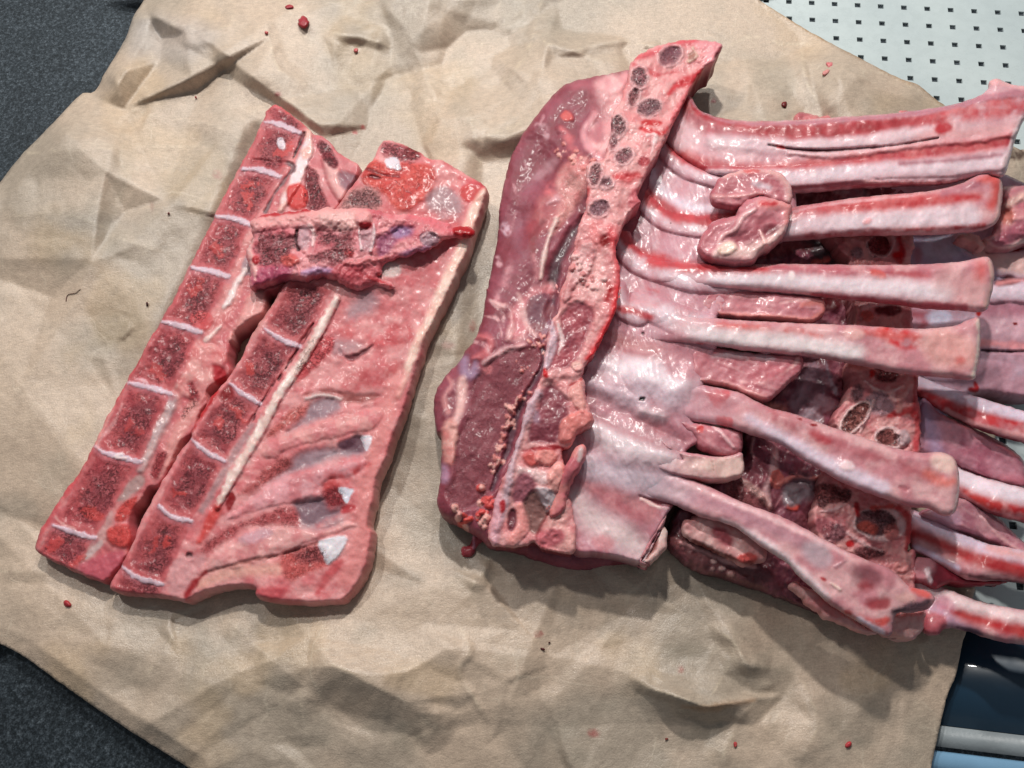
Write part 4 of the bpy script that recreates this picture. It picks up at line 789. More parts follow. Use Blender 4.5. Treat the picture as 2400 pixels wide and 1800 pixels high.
piece('intercostal_muscle', 'I 1290 640 1400 640 1480 680 1600 735 1750 748 1780 756 1600 772 1500 760 1440 790 1380 760 1300 740', rb, M_FLESH, z=90, r=14, zb=30, base='#a03844', base2='#8a3040', wet=.9,
      layers=[EL('I 1380 680', 26, 34, 0, '#c48a92', 8, dz=6), ST('I 1395 700 1410 760', [14, 8], '#e0d0d4', 3, dz=5)])
rib(rb, 'I 1300 700 1360 720 1440 760 1500 790 1600 830 1700 860 1866 890 1990 905 1990 1080 1866 1062 1750 1045 1650 1015 1550 985 1480 985 1440 1015 1380 1000 1350 900', 'I 1360 800 70 1600 900 100 1866 980 130',
    [ST('I 1480 880 1560 910 1650 935 1750 965 1866 990', [10, 22, 28, 32, 38], '#b03238', 7, col2='#b84a4a', sub=0), ST('I 1350 750 1500 830 1700 890 1866 930', [30, 34, 30, 30], '#e3d2d4', 9), ST('I 1370 860 1450 900 1520 950 1640 1000', [30, 26, 16, 10], '#cba8bc', 8), EL('I 1480 860', 26, 16, 30, '#c08a9c', 8, a=.7), PO('I 1380 900 1480 930 1460 1010 1385 995', '#c4707a', 6),
     ST('I 1540 975 1600 990 1660 1010', [6, 14, 6], '#6f5262', 4)], r=24, zb=40)
piece('meat_scrap', 'G 885 560 900 530 950 518 1040 545 1080 530 1150 535 1200 508 1270 512 1300 540 1340 510 1500 506 1560 520 1500 560 1300 600 900 600', rb, M_FLESH, z=60, r=14, zb=4, base='#9c545e', base2='#cf8688', rag=3, nz=((26, 8), (10, 3)), wet=.9)

# ================================================================ upper rack: loin and chine on the left, ribs to the right
ra = thing('rib_rack', base_at('P 1400 900'), 'upper rib rack with dark loin muscle on its left and bared ribs pointing right', 'rib rack', 'racks of ribs')
# thick loin body
lay = [PO('E 1000 370 1080 330 1200 310 1180 420 1170 520 1180 640 1080 780 1060 840 1000 780 960 700 1000 560 990 450', '#e2bcbc', 10, col2='#d5a0a4', dz=3), ST('E 880 390 930 380 990 410 1020 560 1030 700 960 640', [10, 20, 30, 26, 14], '#ad6a74', 8, a=.8),
       ST('E 1000 560 940 660 960 740 1040 830', [10, 12, 14, 8], '#dca4aa', 6, dz=4, rnd=True, a=.8), PO('E 795 565 830 530 870 560 880 590 835 600', '#c8605e', 3, dz=3), ST('E 800 640 880 760 860 900 740 1010', [14, 26, 30, 26], '#c87278', 7, sub=18, dz=4),
       ST('E 660 620 700 640 720 700', [10, 20, 12], '#d6b0b8', 4, a=.7, sub=12), ST('E 640 940 700 900 760 840 800 800', [18, 26, 26, 10], '#c8a0a8', 7, a=.5, sub=26), ST('E 600 1000 660 960', 26, '#a07080', 10, a=.3), 
       PO('E 700 1040 860 1000 900 1060 820 1180 720 1260 620 1300 600 1200 640 1120', '#a8545c', 10, col2='#c07a7c', dz=4, a=.75), ST('E 720 1090 800 1060 830 1130 760 1180', [8, 16, 12, 6], '#dcb4ba', 5, dz=3, a=.7),
       ST('E 620 1150 560 1230 540 1330 580 1400', [12, 18, 20, 10], '#a87e8c', 9, a=.35), PO('E 820 860 960 820 960 980 900 1100 780 1260 740 1240 800 1080 780 960', '#d8a8a4', 9, col2='#cd8a8a', dz=3, por=.15),
       ST('E 780 1180 730 1300 700 1420 680 1540', [10, 12, 10, 8], '#e6d0ca', 4, dz=5), ST('E 700 1200 640 1290 640 1400', [12, 18, 12], '#8a4048', 6), ST('E 560 760 600 900 560 1010', 2.5, '#d0a0a8', 2, a=.6, sub=14), ST('E 700 560 660 680 680 760', 3, '#d0a0a8', 2, a=.6, sub=14), ST('E 520 980 540 1100 500 1260', 2.5, '#cf9fa6', 2, a=.6, sub=14), ST('E 640 1400 660 1500 640 1600', [10, 14, 18], '#c4868c', 6, sub=14),
       EL('E 470 1240', 18, 12, 60, '#cdb0bc', 4, sub=10), EL('E 430 1440', 14, 10, 70, '#d0a8b0', 4, sub=10), ST('E 500 1440 470 1560 420 1655', [10, 14, 14], '#c58c94', 7, sub=14),
       ST('E 940 1180 860 1290 800 1400 760 1500 740 1620', [14, 26, 26, 30, 26], '#5f3d48', 6, dz=-8, col2='#4a2c36'), ST('F 660 100 640 190 655 240', [16, 18, 10], '#5f3d48', 6, dz=-8),
       PO('F 430 180 480 120 560 60 640 30 660 80 560 120 510 200 530 280 470 340 430 300', '#d8a6a8', 10, sub=0, col2='#c88088'), ST('F 350 130 420 160 440 230 420 320', [8, 12, 12, 14], '#dcb4b4', 5, sub=14, dz=4), ST('F 260 300 330 330 300 400 240 420', [10, 20, 20, 10], '#c9787e', 6, dz=6),
       ST('F 330 120 390 180 400 260', 6, '#e0babc', 3, sub=10), ST('F 300 200 370 220 390 300', 6, '#dcb0b4', 3, sub=10), ST('F 230 330 300 350 330 400', 6, '#dcb0b4', 3, sub=8),
       EL('F 592 178', 36, 44, 0, '#7d5260', 5, col2='#8e5a62'), ST('F 480 90 520 240 560 300', 12, '#dfb9b8', 4, a=.7),
       PO('F 345 425 430 375 550 370 590 400 582 460 552 545 470 620 440 700 430 790 370 950 335 1100 270 1185 160 1200 105 1120 145 990 150 870 205 740 225 600 270 490', '#82434e', 8, por=.2, col2='#90525c', dz=-6, wet=.4),
       ST('F 200 430 200 490 240 500 250 440', [22, 26, 20, 12], '#ac98b4', 7, a=.75, dz=3), ST('F 300 440 360 400 430 370 500 350', [10, 12, 14, 10], '#ddb4b6', 5, dz=4), ST('F 185 530 180 600 170 680 140 760', [20, 24, 20, 16], '#e0bab6', 6, dz=4), PO('F 75 850 100 750 160 760 155 860 140 970 90 960 75 910', '#cf8c88', 6, dz=4, col2='#dfb0a8'),
       ST('F 80 990 90 1040', 20, '#c4a2bc', 6, a=.8), ST('F 110 520 130 560 90 620 110 700', [6, 12, 14, 8], '#cf9494', 4, a=.7), EL('F 320 480', 10, 12, 0, '#c0767c', 4),
       ST('F 580 330 610 420 560 540 500 640 450 780 420 900 370 1010 340 1100', [8, 10, 12, 14, 16, 14, 14, 10], '#6a4854', 4, dz=-10), ST('F 600 320 640 230 670 260', 10, '#a08090', 4, a=.8)]
def crumbs(path, n, sp, r, col='#d08c88', col2='#dfb0a8', seed=5):
    P = catmull(V(path), 5, False); rs = np.random.RandomState(seed); out = []
    for i in range(n):
        p = P[rs.randint(len(P))] + rs.randn(2) * sp; q = r * (0.5 + rs.rand() * .9)
        out.append(EL('P %f %f' % tuple(p), q, q * .8, rs.rand() * 180, col if rs.rand() < .5 else col2, 1.2, dz=q * .75, rnd=True, w=q, warp=1))
    return out
lay += crumbs('F 520 600 450 650 430 730 370 900 340 1000', 60, 7, 5) + crumbs('F 330 1120 300 1180 280 1250 330 1310', 26, 16, 8, '#c85a58') + crumbs('F 170 1200 200 1260 180 1270', 12, 10, 9, '#c95650') + crumbs('F 540 340 600 340 560 300', 20, 9, 4) + crumbs('E 800 800 840 780 900 840', 24, 14, 5) + crumbs('F 490 450 540 480', 8, 12, 4)
loin = 'E 1215 290 1080 318 950 340 860 365 770 430 690 520 620 610 560 700 510 800 480 900 455 1000 440 1100 430 1220 415 1350 390 1480 365 1600 F 310 60 290 200 250 320 200 380 170 440 100 510 50 590 38 680 48 790 75 830 75 1000 60 1100 55 1180 90 1240 160 1275 260 1330 330 1392 450 1412 560 1462 700 1502 850 1512 960 1495 1120 1482 1130 1440 900 1300 850 900 900 400 E 1250 1300 1350 900 1400 500 1350 260'
piece('loin_muscle', loin, ra, M_FLESH, z='E 600 900 84 900 500 110 1100 450 130 800 1100 120 1000 900 150 700 1400 126 450 1200 80 F 150 600 96 300 700 124 500 500 140 300 1000 122 400 1200 120 700 1400 50 1000 1450 40', r=34, zb=4, base='#86424e', base2='#965462',
      layers=lay, side='#5b2c36', rag=1.4, nz=((70, 6), (24, 2.2), (9, .7)), fib=(-62, 46, 8, .16, '#a86c78'), wet=.45, g=4,
      zones=[('eye_muscle', V('F 345 425 430 375 550 370 590 400 582 460 552 545 470 620 440 700 430 790 370 950 335 1100 270 1185 160 1200 105 1120 145 990 150 870 205 740 225 600 270 490')), ('eye_muscle', EL('F 592 178', 36, 44).P)])
# raised sawn chine
def sect(s, rx, ry, rot, dark='#6e3e48', p=1.0):
    return [EL(s, rx + 6, ry + 6, rot, '#dcb4b6', 4.5, dz=3, warp=3, ws=16, a=.7), EL(s, rx, ry, rot, dark, 5, a=.9, dz=-4, por=p, warp=3.5, ws=14, col2='#84505a')]
lay = []
SEC = [('E 1460 205', 28, 20, -30, '#6b3a4a', .35), ('E 1275 335', 17, 25, 5, '#6f4a50', 1), ('E 1335 515', 25, 17, -20, '#6a4650', 1), ('E 1145 630', 17, 26, 10, '#6a4448', 1), ('E 1180 805', 22, 15, -25, '#70484e', .9), ('E 1030 1120', 23, 18, -20, '#84606c', .5), ('E 1010 920', 13, 26, 10, '#7a4448', 1), ('E 1240 450', 11, 22, 15, '#8c5054', 1), ('E 1080 965', 14, 12, 0, '#745560', .6), ('E 1120 720', 9, 18, 15, '#8a5056', 1)]
for s_, a_, b_, r_, c_, p_ in SEC: lay += sect(s_, a_, b_, r_, c_, p_)
lay = [ST('E 1260 220 1380 180 1500 130 1620 120', [12, 16, 14, 10], '#cf5560', 6, a=.85), ST('E 1240 260 1330 300 1380 320 1500 300', [8, 10, 8, 6], '#bd3a44', 4, a=.7), ST('E 1640 140 1740 150 1700 240', [26, 40, 34], '#dc9aa0', 8, dz=3), ST('E 1755 160 1730 210', 8, '#7d2a34', 3),
       ST('E 1640 300 1590 350 1500 380 1440 440', [14, 22, 16, 8], '#c03a42', 5), ST('E 1590 400 1540 480 1480 600', [16, 22, 20], '#d9767c', 6), EL('E 1345 605', 24, 7, 0, '#b8141e', 4, wet=1), ST('E 1280 640 1400 670 1440 640', [6, 16, 10], '#c43a40', 5), ST('E 1320 680 1370 680 1340 800', [8, 10, 6], '#e6cccc', 3, dz=3), EL('E 1300 840', 14, 10, 0, '#b65058', 4, por=.4),
       ST('E 1120 930 1200 930 1260 920', [16, 24, 16], '#c02a34', 6, a=.85), ST('E 1150 1000 1120 1100 1150 1180', [16, 22, 16], '#dca6a6', 6, dz=3), EL('E 1250 1060', 18, 26, 20, '#c87078', 6), ST('E 900 1100 940 1060 960 1010', 14, '#c4565a', 5), ST('E 1590 160 1610 200 1570 240 1600 200', [10, 12, 10, 8], '#cfb6a8', 2, dz=3), EL('E 1585 205', 9, 12, 20, '#a8786c', 3),
       ST('E 1000 1220 1020 1300 1100 1330', [20, 34, 26], '#d8898a', 8), PO('E 900 1400 960 1310 1010 1360 1000 1450 960 1520 900 1560 850 1655 820 1655', '#ddb2b2', 4, dz=5, col2='#d09496'), EL('E 1075 1310', 16, 16, 0, '#8c0d14', 5, wet=1, dz=-4), ST('E 1100 1250 1140 1360 1150 1500 1145 1640', [20, 24, 24, 26], '#d7525a', 8, a=.85), ST('E 1060 1540 1090 1600 1080 1640', [8, 14, 12], '#a3161e', 4, wet=1),
       ST('F 900 20 940 60 940 110', [16, 24, 16], '#b0242c', 6, wet=1), ST('F 985 60 970 180 930 270 890 350 840 420', [14, 18, 18, 18, 14], '#d3333c', 6), EL('F 880 50', 26, 22, 0, '#e3b6b4', 6),
       PO('F 700 200 780 130 860 160 850 260 800 380 760 440 680 500 620 480 640 380 690 300', '#b05e68', 7, col2='#9c5660', dz=-4, wet=1), ST('F 640 240 660 300 640 400 600 500', [16, 20, 22, 14], '#d6bcc6', 4, dz=4), ST('F 680 240 700 330 680 400', [6, 8, 6], '#e2cccc', 3), EL('F 735 310', 14, 8, 60, '#7e3a4a', 8, a=.6),
       EL('F 780 460', 12, 10, 0, '#dfb6ae', 2, dz=5), ST('F 600 520 680 500 760 500 810 480', [20, 24, 20, 12], '#dba4a4', 5, dz=4), ST('F 820 480 800 530 740 560', 6, '#b8333a', 3, a=.8), ST('F 610 480 620 510', 10, '#c02028', 3),
       PO('F 600 590 640 560 700 600 740 660 730 760 680 850 600 860 530 850 530 780 570 700', '#9a5560', 7, dz=-4, col2='#8a4a56', wet=1), ST('F 580 600 540 660 500 760 470 850 440 960 420 1090 370 1300', [20, 24, 20, 18, 18, 18, 14], '#d0b6bf', 5, dz=5), ST('F 560 700 570 740', 14, '#b4a8bc', 7, a=.5),
       PO('F 760 560 800 540 825 640 815 700 780 680 740 620', '#e0a8a2', 4, dz=6, rnd=True), PO('F 700 740 760 700 830 690 860 740 840 780 780 800 740 860 680 850', '#d98a84', 4, dz=8, rnd=True, col2='#d58a86'),
       EL('F 540 940', 22, 16, 20, '#c8625e', 5, dz=5), EL('F 620 930', 26, 20, 0, '#e09a94', 4, dz=8, rnd=True), ST('F 500 900 560 890 680 880 720 900', [6, 10, 8, 5], '#a8343c', 3), ST('F 480 1000 600 1040 640 1030', [20, 30, 20], '#dcc0c0', 6, dz=4, wet=1),
       EL('F 680 1040', 24, 36, 10, '#e2aaa4', 4, dz=9, rnd=True), PO('F 500 1010 560 1060 540 1130 490 1180 450 1160 450 1080', '#a66a76', 6), PO('F 500 1170 560 1110 640 1180 640 1280 580 1340 520 1300', '#8e6a66', 6, dz=-5), PO('F 570 1090 660 1120 660 1200 620 1210', '#c3b8bc', 5, dz=5, wet=1),
       ST('F 480 1190 500 1280 440 1370', [16, 30, 20], '#df9e9a', 5, dz=7, rnd=True), EL('F 440 1260', 10, 26, 5, '#6e3440', 4, dz=-5), ST('F 370 1130 360 1250 350 1370', [18, 24, 22], '#d5a8b2', 6, dz=4), EL('F 395 1185', 8, 16, 0, RD, 4), 
       ST('F 640 1210 580 1340 600 1400', [6, 10, 8], '#a8585c', 4, dz=-4), ST('F 700 1220 660 1320 740 1380', [30, 50, 50], '#d9a8a4', 8, dz=4), EL('F 640 1350', 36, 22, -10, '#c2727a', 8)] + lay
lay += crumbs('F 640 1210 700 1180 720 1190', 6, 8, 5) + crumbs('E 900 1420 920 1500 960 1560', 30, 16, 6, '#e0bcba', '#c98a8a')
zones = [('vertebra_section', EL(s_, a_ + 5, b_ + 5, r_).P) for s_, a_, b_, r_, c_, p_ in SEC] + [('nerve_muscle', V('F 600 590 640 560 700 600 740 660 730 760 680 850 600 860 530 850 530 780 570 700')), ('nerve_muscle', V('F 700 200 780 130 860 160 850 260 800 380 760 440 680 500 620 480 640 380 690 300'))]
piece('chine_bone', 'E 1215 290 1230 240 1290 190 1380 148 1450 124 1560 108 1640 112 1740 124 1768 148 1725 230 1640 300 1590 380 1545 475 1490 580 1430 700 1370 820 1330 880 1262 1020 1278 1085 1210 1150 1165 1250 1130 1360 1158 1500 1152 1655'
      ' F 1003 50 970 190 935 260 900 340 850 420 812 480 818 560 832 630 852 690 865 750 830 785 780 810 750 870 700 900 720 1000 690 1100 755 1180 770 1415 680 1422 600 1405 560 1380 450 1400 380 1395 340 1395 320 1330 345 1200 370 1100 430 960 470 840 500 740 520 650 580 560 600 470 640 250 690 160 670 30'
      ' E 790 1620 830 1540 870 1400 900 1260 950 1120 960 1000 960 860 1060 820 1090 700 1110 560 1160 480 1190 380',
      ra, M_FLESH, z='E 1500 200 150 1300 400 170 1150 650 180 1150 900 190 1050 1200 190 950 1500 180 F 900 100 184 700 300 176 680 700 172 550 1000 156 400 1250 134 700 1300 130', r=8, zb=60, base='#dfaead', base2='#d28e90', bs=22, layers=lay, zones=zones, side='#84323c', rag=2.4,
      nz=((60, 6), (18, 3), (7, 1.4)), g=3.6, bulge=-4)
piece('bone_spur', 'F 640 1230 660 1130 690 1040 730 960 770 890 810 868 828 910 800 980 760 1040 730 1130 700 1220', ra, M_FLESH, z='F 810 880 176 650 1220 150', r=12, zb=120, base='#d5918e', base2='#c0707a', rag=2.2, layers=[ST('F 800 890 790 950', 10, '#c8b4b4', 4)])
piece('meat_tag', 'F 240 1340 270 1330 330 1350 270 1380 250 1420 225 1446 190 1446 175 1420 190 1395 225 1385', ra, M_FLESH, z=34, r=12, zb=2, base='#b85c68', base2='#9c3c46', rag=2.5, g=3, layers=[ST('F 240 1340 245 1400', 6, '#d0a0b4', 3)])

# rib sheet (inside of the rib cage)
ZS = zfield('E 1500 480 108 1350 800 108 1250 1100 112 1180 1400 116 G 500 600 140 900 650 160 500 1000 140 880 1150 164 500 1420 152 F 900 400 122 850 700 124 780 1000 126 800 1300 120 1200 500 146 1200 900 146 1200 1250 130 1120 1470 120 H 400 150 158 500 80 162 350 400 160 250 800 154 300 1000 146')
def zr(ctrl, u0, u1, off=-5):
    """height that leaves the sheet between u0 and u1 and then follows its own control points"""
    f = zfield(ctrl)
    def g(u, v):
        k = smooth(u0, u1, u); return (ZS(u, v) + off) * (1 - k) + f(u, v) * k
    return g
sheet = ('E 1520 420 G 290 432 340 505 430 548 600 600 760 640 900 700 960 800 960 880 900 960 900 1100 860 1250 H 520 30 600 120 650 200 560 320 H 430 340 430 480 420 530 380 620 360 690 340 760 300 860 290 910 330 950 340 1020 260 1080'
         ' H 250 1150 250 1220 200 1290 165 1380 I 150 400 120 440 40 590 0 660 F 1225 1290 1150 1440 1125 1480 1000 1450 880 1432 765 1415 700 1250 690 1000 700 800 E 1020 1500 1050 1200 1180 900 1300 650')
lay = [PO('G 150 360 980 540 1000 900 760 890 520 880 400 856 280 796 200 730 120 620', None, 12, dz=-42, warp=0)]
def ribpath(lo, red, wide, w1, w2, dz=11, a=1, shift=0):
    """white raised rib with a red streak along its upper side"""
    return [ST(lo, wide, '#dfd4dc', 10, dz=dz, rnd=True, a=.85, col2='#d9bcc4'), ST(red, [w1 * .9, w1, w1, w2], '#b03840', 6, a=a * .92, warp=5, col2='#c5484e')]
lay += ribpath('E 1390 700 1450 800 1550 880 G 330 870 500 910 800 930 960 920', 'E 1440 690 1500 780 1600 840 G 400 832 620 850 950 828', [22, 28, 34, 40], 32, 30)
lay += ribpath('E 1240 950 1300 1080 1420 1190 1600 1230 G 400 1180 620 1190 880 1200', 'E 1275 950 1340 1060 1450 1130 G 240 1120 420 1145 880 1130', [22, 26, 32, 40], 34, 28)
lay += ribpath('E 1170 1150 1170 1320 1250 1440 1420 1500 H 300 130 500 130', 'E 1175 1260 1230 1350 1400 1425 H 60 25 260 60 520 80', [26, 30, 40, 46], 26, 24)
lay += ribpath('F 985 60 1010 150 1100 190 H 0 270 250 370 430 430', 'F 985 160 1080 180 1160 208 H -20 310 60 335', [24, 40, 50, 56], 14, 12)
lay += [ST('G 240 470 300 640 420 740 650 790 900 800', [60, 90, 90, 80, 60], '#b08c9a', 12, a=.8, col2='#c4a4b0'), ST('G 330 590 450 660 620 720', 16, '#e4d8de', 8, wet=1, a=.7), ST('G 90 800 200 900 330 960 420 1000', [40, 50, 50, 40], '#c89aa4', 12, a=.85, col2='#d0b0ba'), ST('G 60 850 120 960 260 1060 400 1080', [20, 24, 26, 20], '#e0dae6', 8, a=.8),
        ST('F 930 280 1000 330 1100 370 1300 440', [20, 40, 50, 50], '#c08a8c', 14, a=.85), ST('F 840 420 950 460 1100 480 1327 520', [30, 60, 70, 70], '#dfd3da', 16, dz=9), EL('F 1100 500', 44, 26, 20, '#e9e4ea', 14, wet=1), ST('F 830 610 950 650 1080 720 1200 790 1327 850', [24, 30, 36, 30, 20], '#a87078', 14, a=.8, dz=-9),
        ST('F 830 540 950 590 1100 640 H 0 700 170 780', [30, 44, 54, 60], '#d4c2cc', 14, dz=8), ST('F 800 760 900 800 1000 860 1150 900 1250 920', [30, 60, 70, 60, 50], '#e0d5da', 16, dz=12, wet=1), ST('F 840 700 1000 780 1200 860 1300 900', [14, 22, 26, 14], '#b08088', 10, dz=-6, a=.8),
        ST('F 760 900 850 980 1000 1020 1150 1060 1327 1130', [40, 60, 60, 60, 50], '#cfc2cc', 16, dz=4), PO('F 800 1060 900 1080 1050 1120 1200 1180 1200 1260 1120 1290 1000 1230 880 1150', '#b87078', 16, a=.85, col2='#c58a8e'), ST('F 780 1150 850 1250 1000 1330 1120 1420', [40, 60, 60, 50], '#e0cfd0', 16), EL('F 920 1375', 26, 18, 0, '#d49aa0', 8, a=.8),
        ST('F 880 330 1000 370 1140 400 1200 380', 10, '#a8606a', 6, a=.6), ST('G 300 1190 500 1240 700 1250', 14, '#e8e0e4', 6, a=.6, wet=1), EL('F 1115 628', 9, 5, -25, '#1c0a0c', 1.2, dz=-5), EL('F 1120 290', 3.5, 3, 0, '#4a161c', 1, dz=-2), EL('G 175 1162', 2.6, 2.4, 0, '#4a161c', 1), EL('F 1103 770', 3, 2, 0, '#8a2028', 1),
        ST('F 1100 1130 1180 1160 1260 1180', [4, 8, 5], '#8c4450', 3, dz=-6), ST('F 1110 1145 1200 1190 1240 1200', 5, '#e4ccc8', 3), EL('H 20 260', 34, 10, 12, '#c8606a', 8, a=.4), ST('H 40 180 100 200', 6, '#b85058', 4, a=.6),
        PO('H 230 505 400 500 420 560 300 690 150 640 120 520', '#c08a94', 12, a=.8), ST('H 0 640 180 720', 24, '#e8e2e8', 10, a=.7, wet=1), ST('H 0 860 130 890', 20, '#dccad0', 10, dz=8)]
SHP = dict(z=ZS, nz=((90, 5), (26, 1.8)), base='#c99ea9', base2='#bb818c', bs=70, por=0, wet=.9, fib=(70, 40, 6, .2, '#e6dde2'), layers=lay, cn=((30, .10), (9, .10)), r=9, flat=False)
def SHEET(u, v): return surf(u, v, np.full(len(u), 99.0), 41, **SHP)
piece('rib_sheet', sheet, ra, M_FLESH, zb=30, side='#8c5560', rag=.8, g=4.2, seed=41, **SHP)
piece('side_flap', 'I 0 380 150 372 148 400 110 440 40 560 0 650 F 1160 1485 1110 1470 1150 1420 1180 1350 1225 1290 1240 1200', ra, M_FLESH, z=128, r=12, zb=60, base='#d0a8aa', base2='#bf8088', rag=1.5)
piece('fat_curl', 'F 1225 1290 1245 1330 1240 1400 1200 1450 1150 1485 1115 1478 1125 1450 1160 1400 1180 1330', ra, M_FLESH, z=120, r=12, zb=40, base='#e6d2cc', base2='#d9b8b4', rag=2, layers=[ST('F 1200 1310 1180 1390 1140 1450', [10, 12, 6], '#8a5450', 4, dz=-6)])

# paired top ribs joined by membrane
lay = [ST('G 260 430 330 540 430 600 600 640 900 645 1300 610 1700 560', [40, 52, 50, 48, 46, 42, 36], '#9c2832', 8, warp=4, col2='#b0444c'), ST('G 1700 560 1850 520 2000 500 2230 470', [36, 46, 50, 54], '#ba4850', 8, sub=30, col2='#c8787c'), ST('G 280 430 340 510 440 560 600 590 900 585 1300 560 1700 510 2000 440 2250 400', [5, 5, 6, 8, 9, 12, 12, 16, 20], '#b98490', 4, dz=2),
       ST('G 420 690 700 710 900 715 1300 690 1500 655 1700 640', [30, 36, 28, 26, 26, 30], '#dcc6cc', 7, dz=4), PO('G 1600 650 1740 600 1800 575 1860 620 2000 600 2200 580 2190 640 1900 680 1600 700', '#d4a8ab', 12), EL('G 1745 615', 22, 15, -10, '#b84048', 5),
       ST('G 740 712 900 738 1100 745 1300 732 1500 712 1720 672', [3, 7, 9, 7, 5, 2], '#62262f', 2.5, dz=-7, warp=.6), ST('G 780 715 840 730', [5, 3], '#b0161e', 2), ST('G 860 760 1100 770 1400 740 1700 700 1900 690 2180 640', [8, 14, 14, 12, 14, 16], '#e0c4c8', 5, dz=5),
       ST('G 250 780 400 835 620 860 900 838 1300 795 1700 745 2000 710 2150 680', [34, 36, 32, 30, 32, 34, 34, 34], '#b0404a', 8, col2='#c46a6c', sub=0), ST('G 420 890 700 900 1000 890 1400 850 1800 830 2100 790', [26, 32, 34, 30, 36, 40], '#ddccd4', 8, dz=6, rnd=True), ST('G 1500 820 1800 800 2080 770', 10, '#9a5a68', 6, a=.8), EL('G 1000 885', 8, 5, 0, '#f0e8ea', 3, wet=1),
       ST('G 880 960 1100 945 1400 935 1800 930 1950 920', [10, 16, 12, 10, 10], '#a8606a', 4), ST('G 1300 925 1700 930 1900 910', 5, '#cfa0a2', 3, dz=3), ST('G 2200 560 2150 680 2100 830', 12, '#e3cfd2', 4, dz=2), ST('G 2010 350 2060 340 2212 380', [14, 18, 10], '#e2b4b6', 5), ST('G 300 560 480 640 640 700 760 790', [20, 30, 30, 20], '#b894a2', 10, a=.25)]
piece('rib_pair', 'G 225 400 290 432 340 505 430 548 600 572 880 570 1150 550 1400 535 1600 512 1800 478 1950 430 2005 385 2015 345 2060 333 2150 365 2230 372 2330 385 2290 480 2215 570 2165 670 2130 800 2090 895 2000 890 1900 905 1750 935 1500 945 1200 962 900 985 700 975 600 900 400 880 240 790 100 640 60 500 130 400', ra, M_FLESH,
      z=zfield('X 1500 92 1560 118 1640 146 1720 166 1860 182 2000 194 2200 212 2400 234'), r=20, zb='G 260 600 60 900 700 150 2100 600 190', base='#cfa4ac', base2='#d8b8be', bs=60, layers=lay, side='#9a606a', rag=.8, nz=((80, 3), (24, 1.5)), wet=.85, g=4, body=True)

# bared ribs
rib(ra, 'G 640 1110 780 1100 870 1072 1000 1052 1200 1022 1400 1000 1600 985 1750 960 1850 930 1920 890 1960 868 2010 868 2030 885 2065 900 2088 940 2085 1050 2062 1150 2000 1192 1900 1212 1600 1226 1300 1228 1100 1240 950 1255 820 1265 700 1260', 'X 1640 160 1760 172 1920 186 2350 226',
    [ST('G 700 1140 880 1115 1100 1085 1300 1065 1500 1045 1800 1020 1950 1010', [34, 34, 30, 34, 34, 26, 20], '#b83a40', 7, col2='#c56668', sub=0), ST('G 1950 920 2040 910 2060 1000 2030 1060', [10, 24, 30, 24], '#cc5650', 8, a=.85), ST('G 800 1180 1100 1160 1500 1140 1900 1120', [36, 40, 40, 50], '#dccdd4', 8, dz=3), ST('G 820 1250 1100 1225 1300 1210 1700 1195 1980 1180', [8, 10, 10, 8, 10], '#b04a50', 4, col2='#d2a0a4'),
     ST('G 1750 990 1850 960 1950 940', [16, 22, 16], '#a86a78', 7, a=.8), ST('G 2080 940 2070 1080 2040 1160', 7, '#dfb8b4', 3), EL('G 1310 1150', 12, 6, -30, '#e0b0b4', 3, dz=2), ST('G 880 1100 1000 1070 1200 1040 1600 1000', 5, '#d9a8ac', 3)], r=20, blend=(1640, 1900))
rib(ra, 'H -60 60 0 30 200 28 350 38 500 44 700 46 900 45 1300 50 1600 44 1800 28 1880 10 1930 5 1955 30 1968 80 1962 170 1945 240 1918 302 1800 300 1600 290 1400 262 1100 235 850 210 600 188 430 178 250 168 100 150 -40 140', 'X 1480 152 1600 168 1680 180 1880 190 2320 222',
    [ST('H 0 40 200 60 500 72 800 85', [16, 18, 20, 16], '#bd2f38', 6, col2='#c5545a'), ST('H 750 75 1000 90 1300 95 1600 100', [24, 30, 30, 20], '#b46470', 8, sub=24), EL('H 1320 100', 20, 10, 20, '#c8625e', 4, dz=2), ST('H 1400 90 1600 110', 10, '#b0525a', 5, a=.7), ST('H 400 130 700 135 900 145 1300 170 1700 200', [30, 34, 34, 40, 40], '#e2d8de', 9, dz=2), EL('H 840 108', 7, 11, 0, '#f0e6e6', 3, wet=1),
     ST('H 1900 60 1890 120', 30, '#d0605c', 10, a=.7), ST('H 1945 40 1955 150 1920 280', 8, '#dcb8b0', 4), ST('H 950 210 1200 235 1500 270 1800 285', [6, 12, 14, 16], '#b05a66', 5), ST('H 1700 150 1880 200', 60, '#d0a8a8', 14, a=.6)], r=20, blend=(1480, 1640))
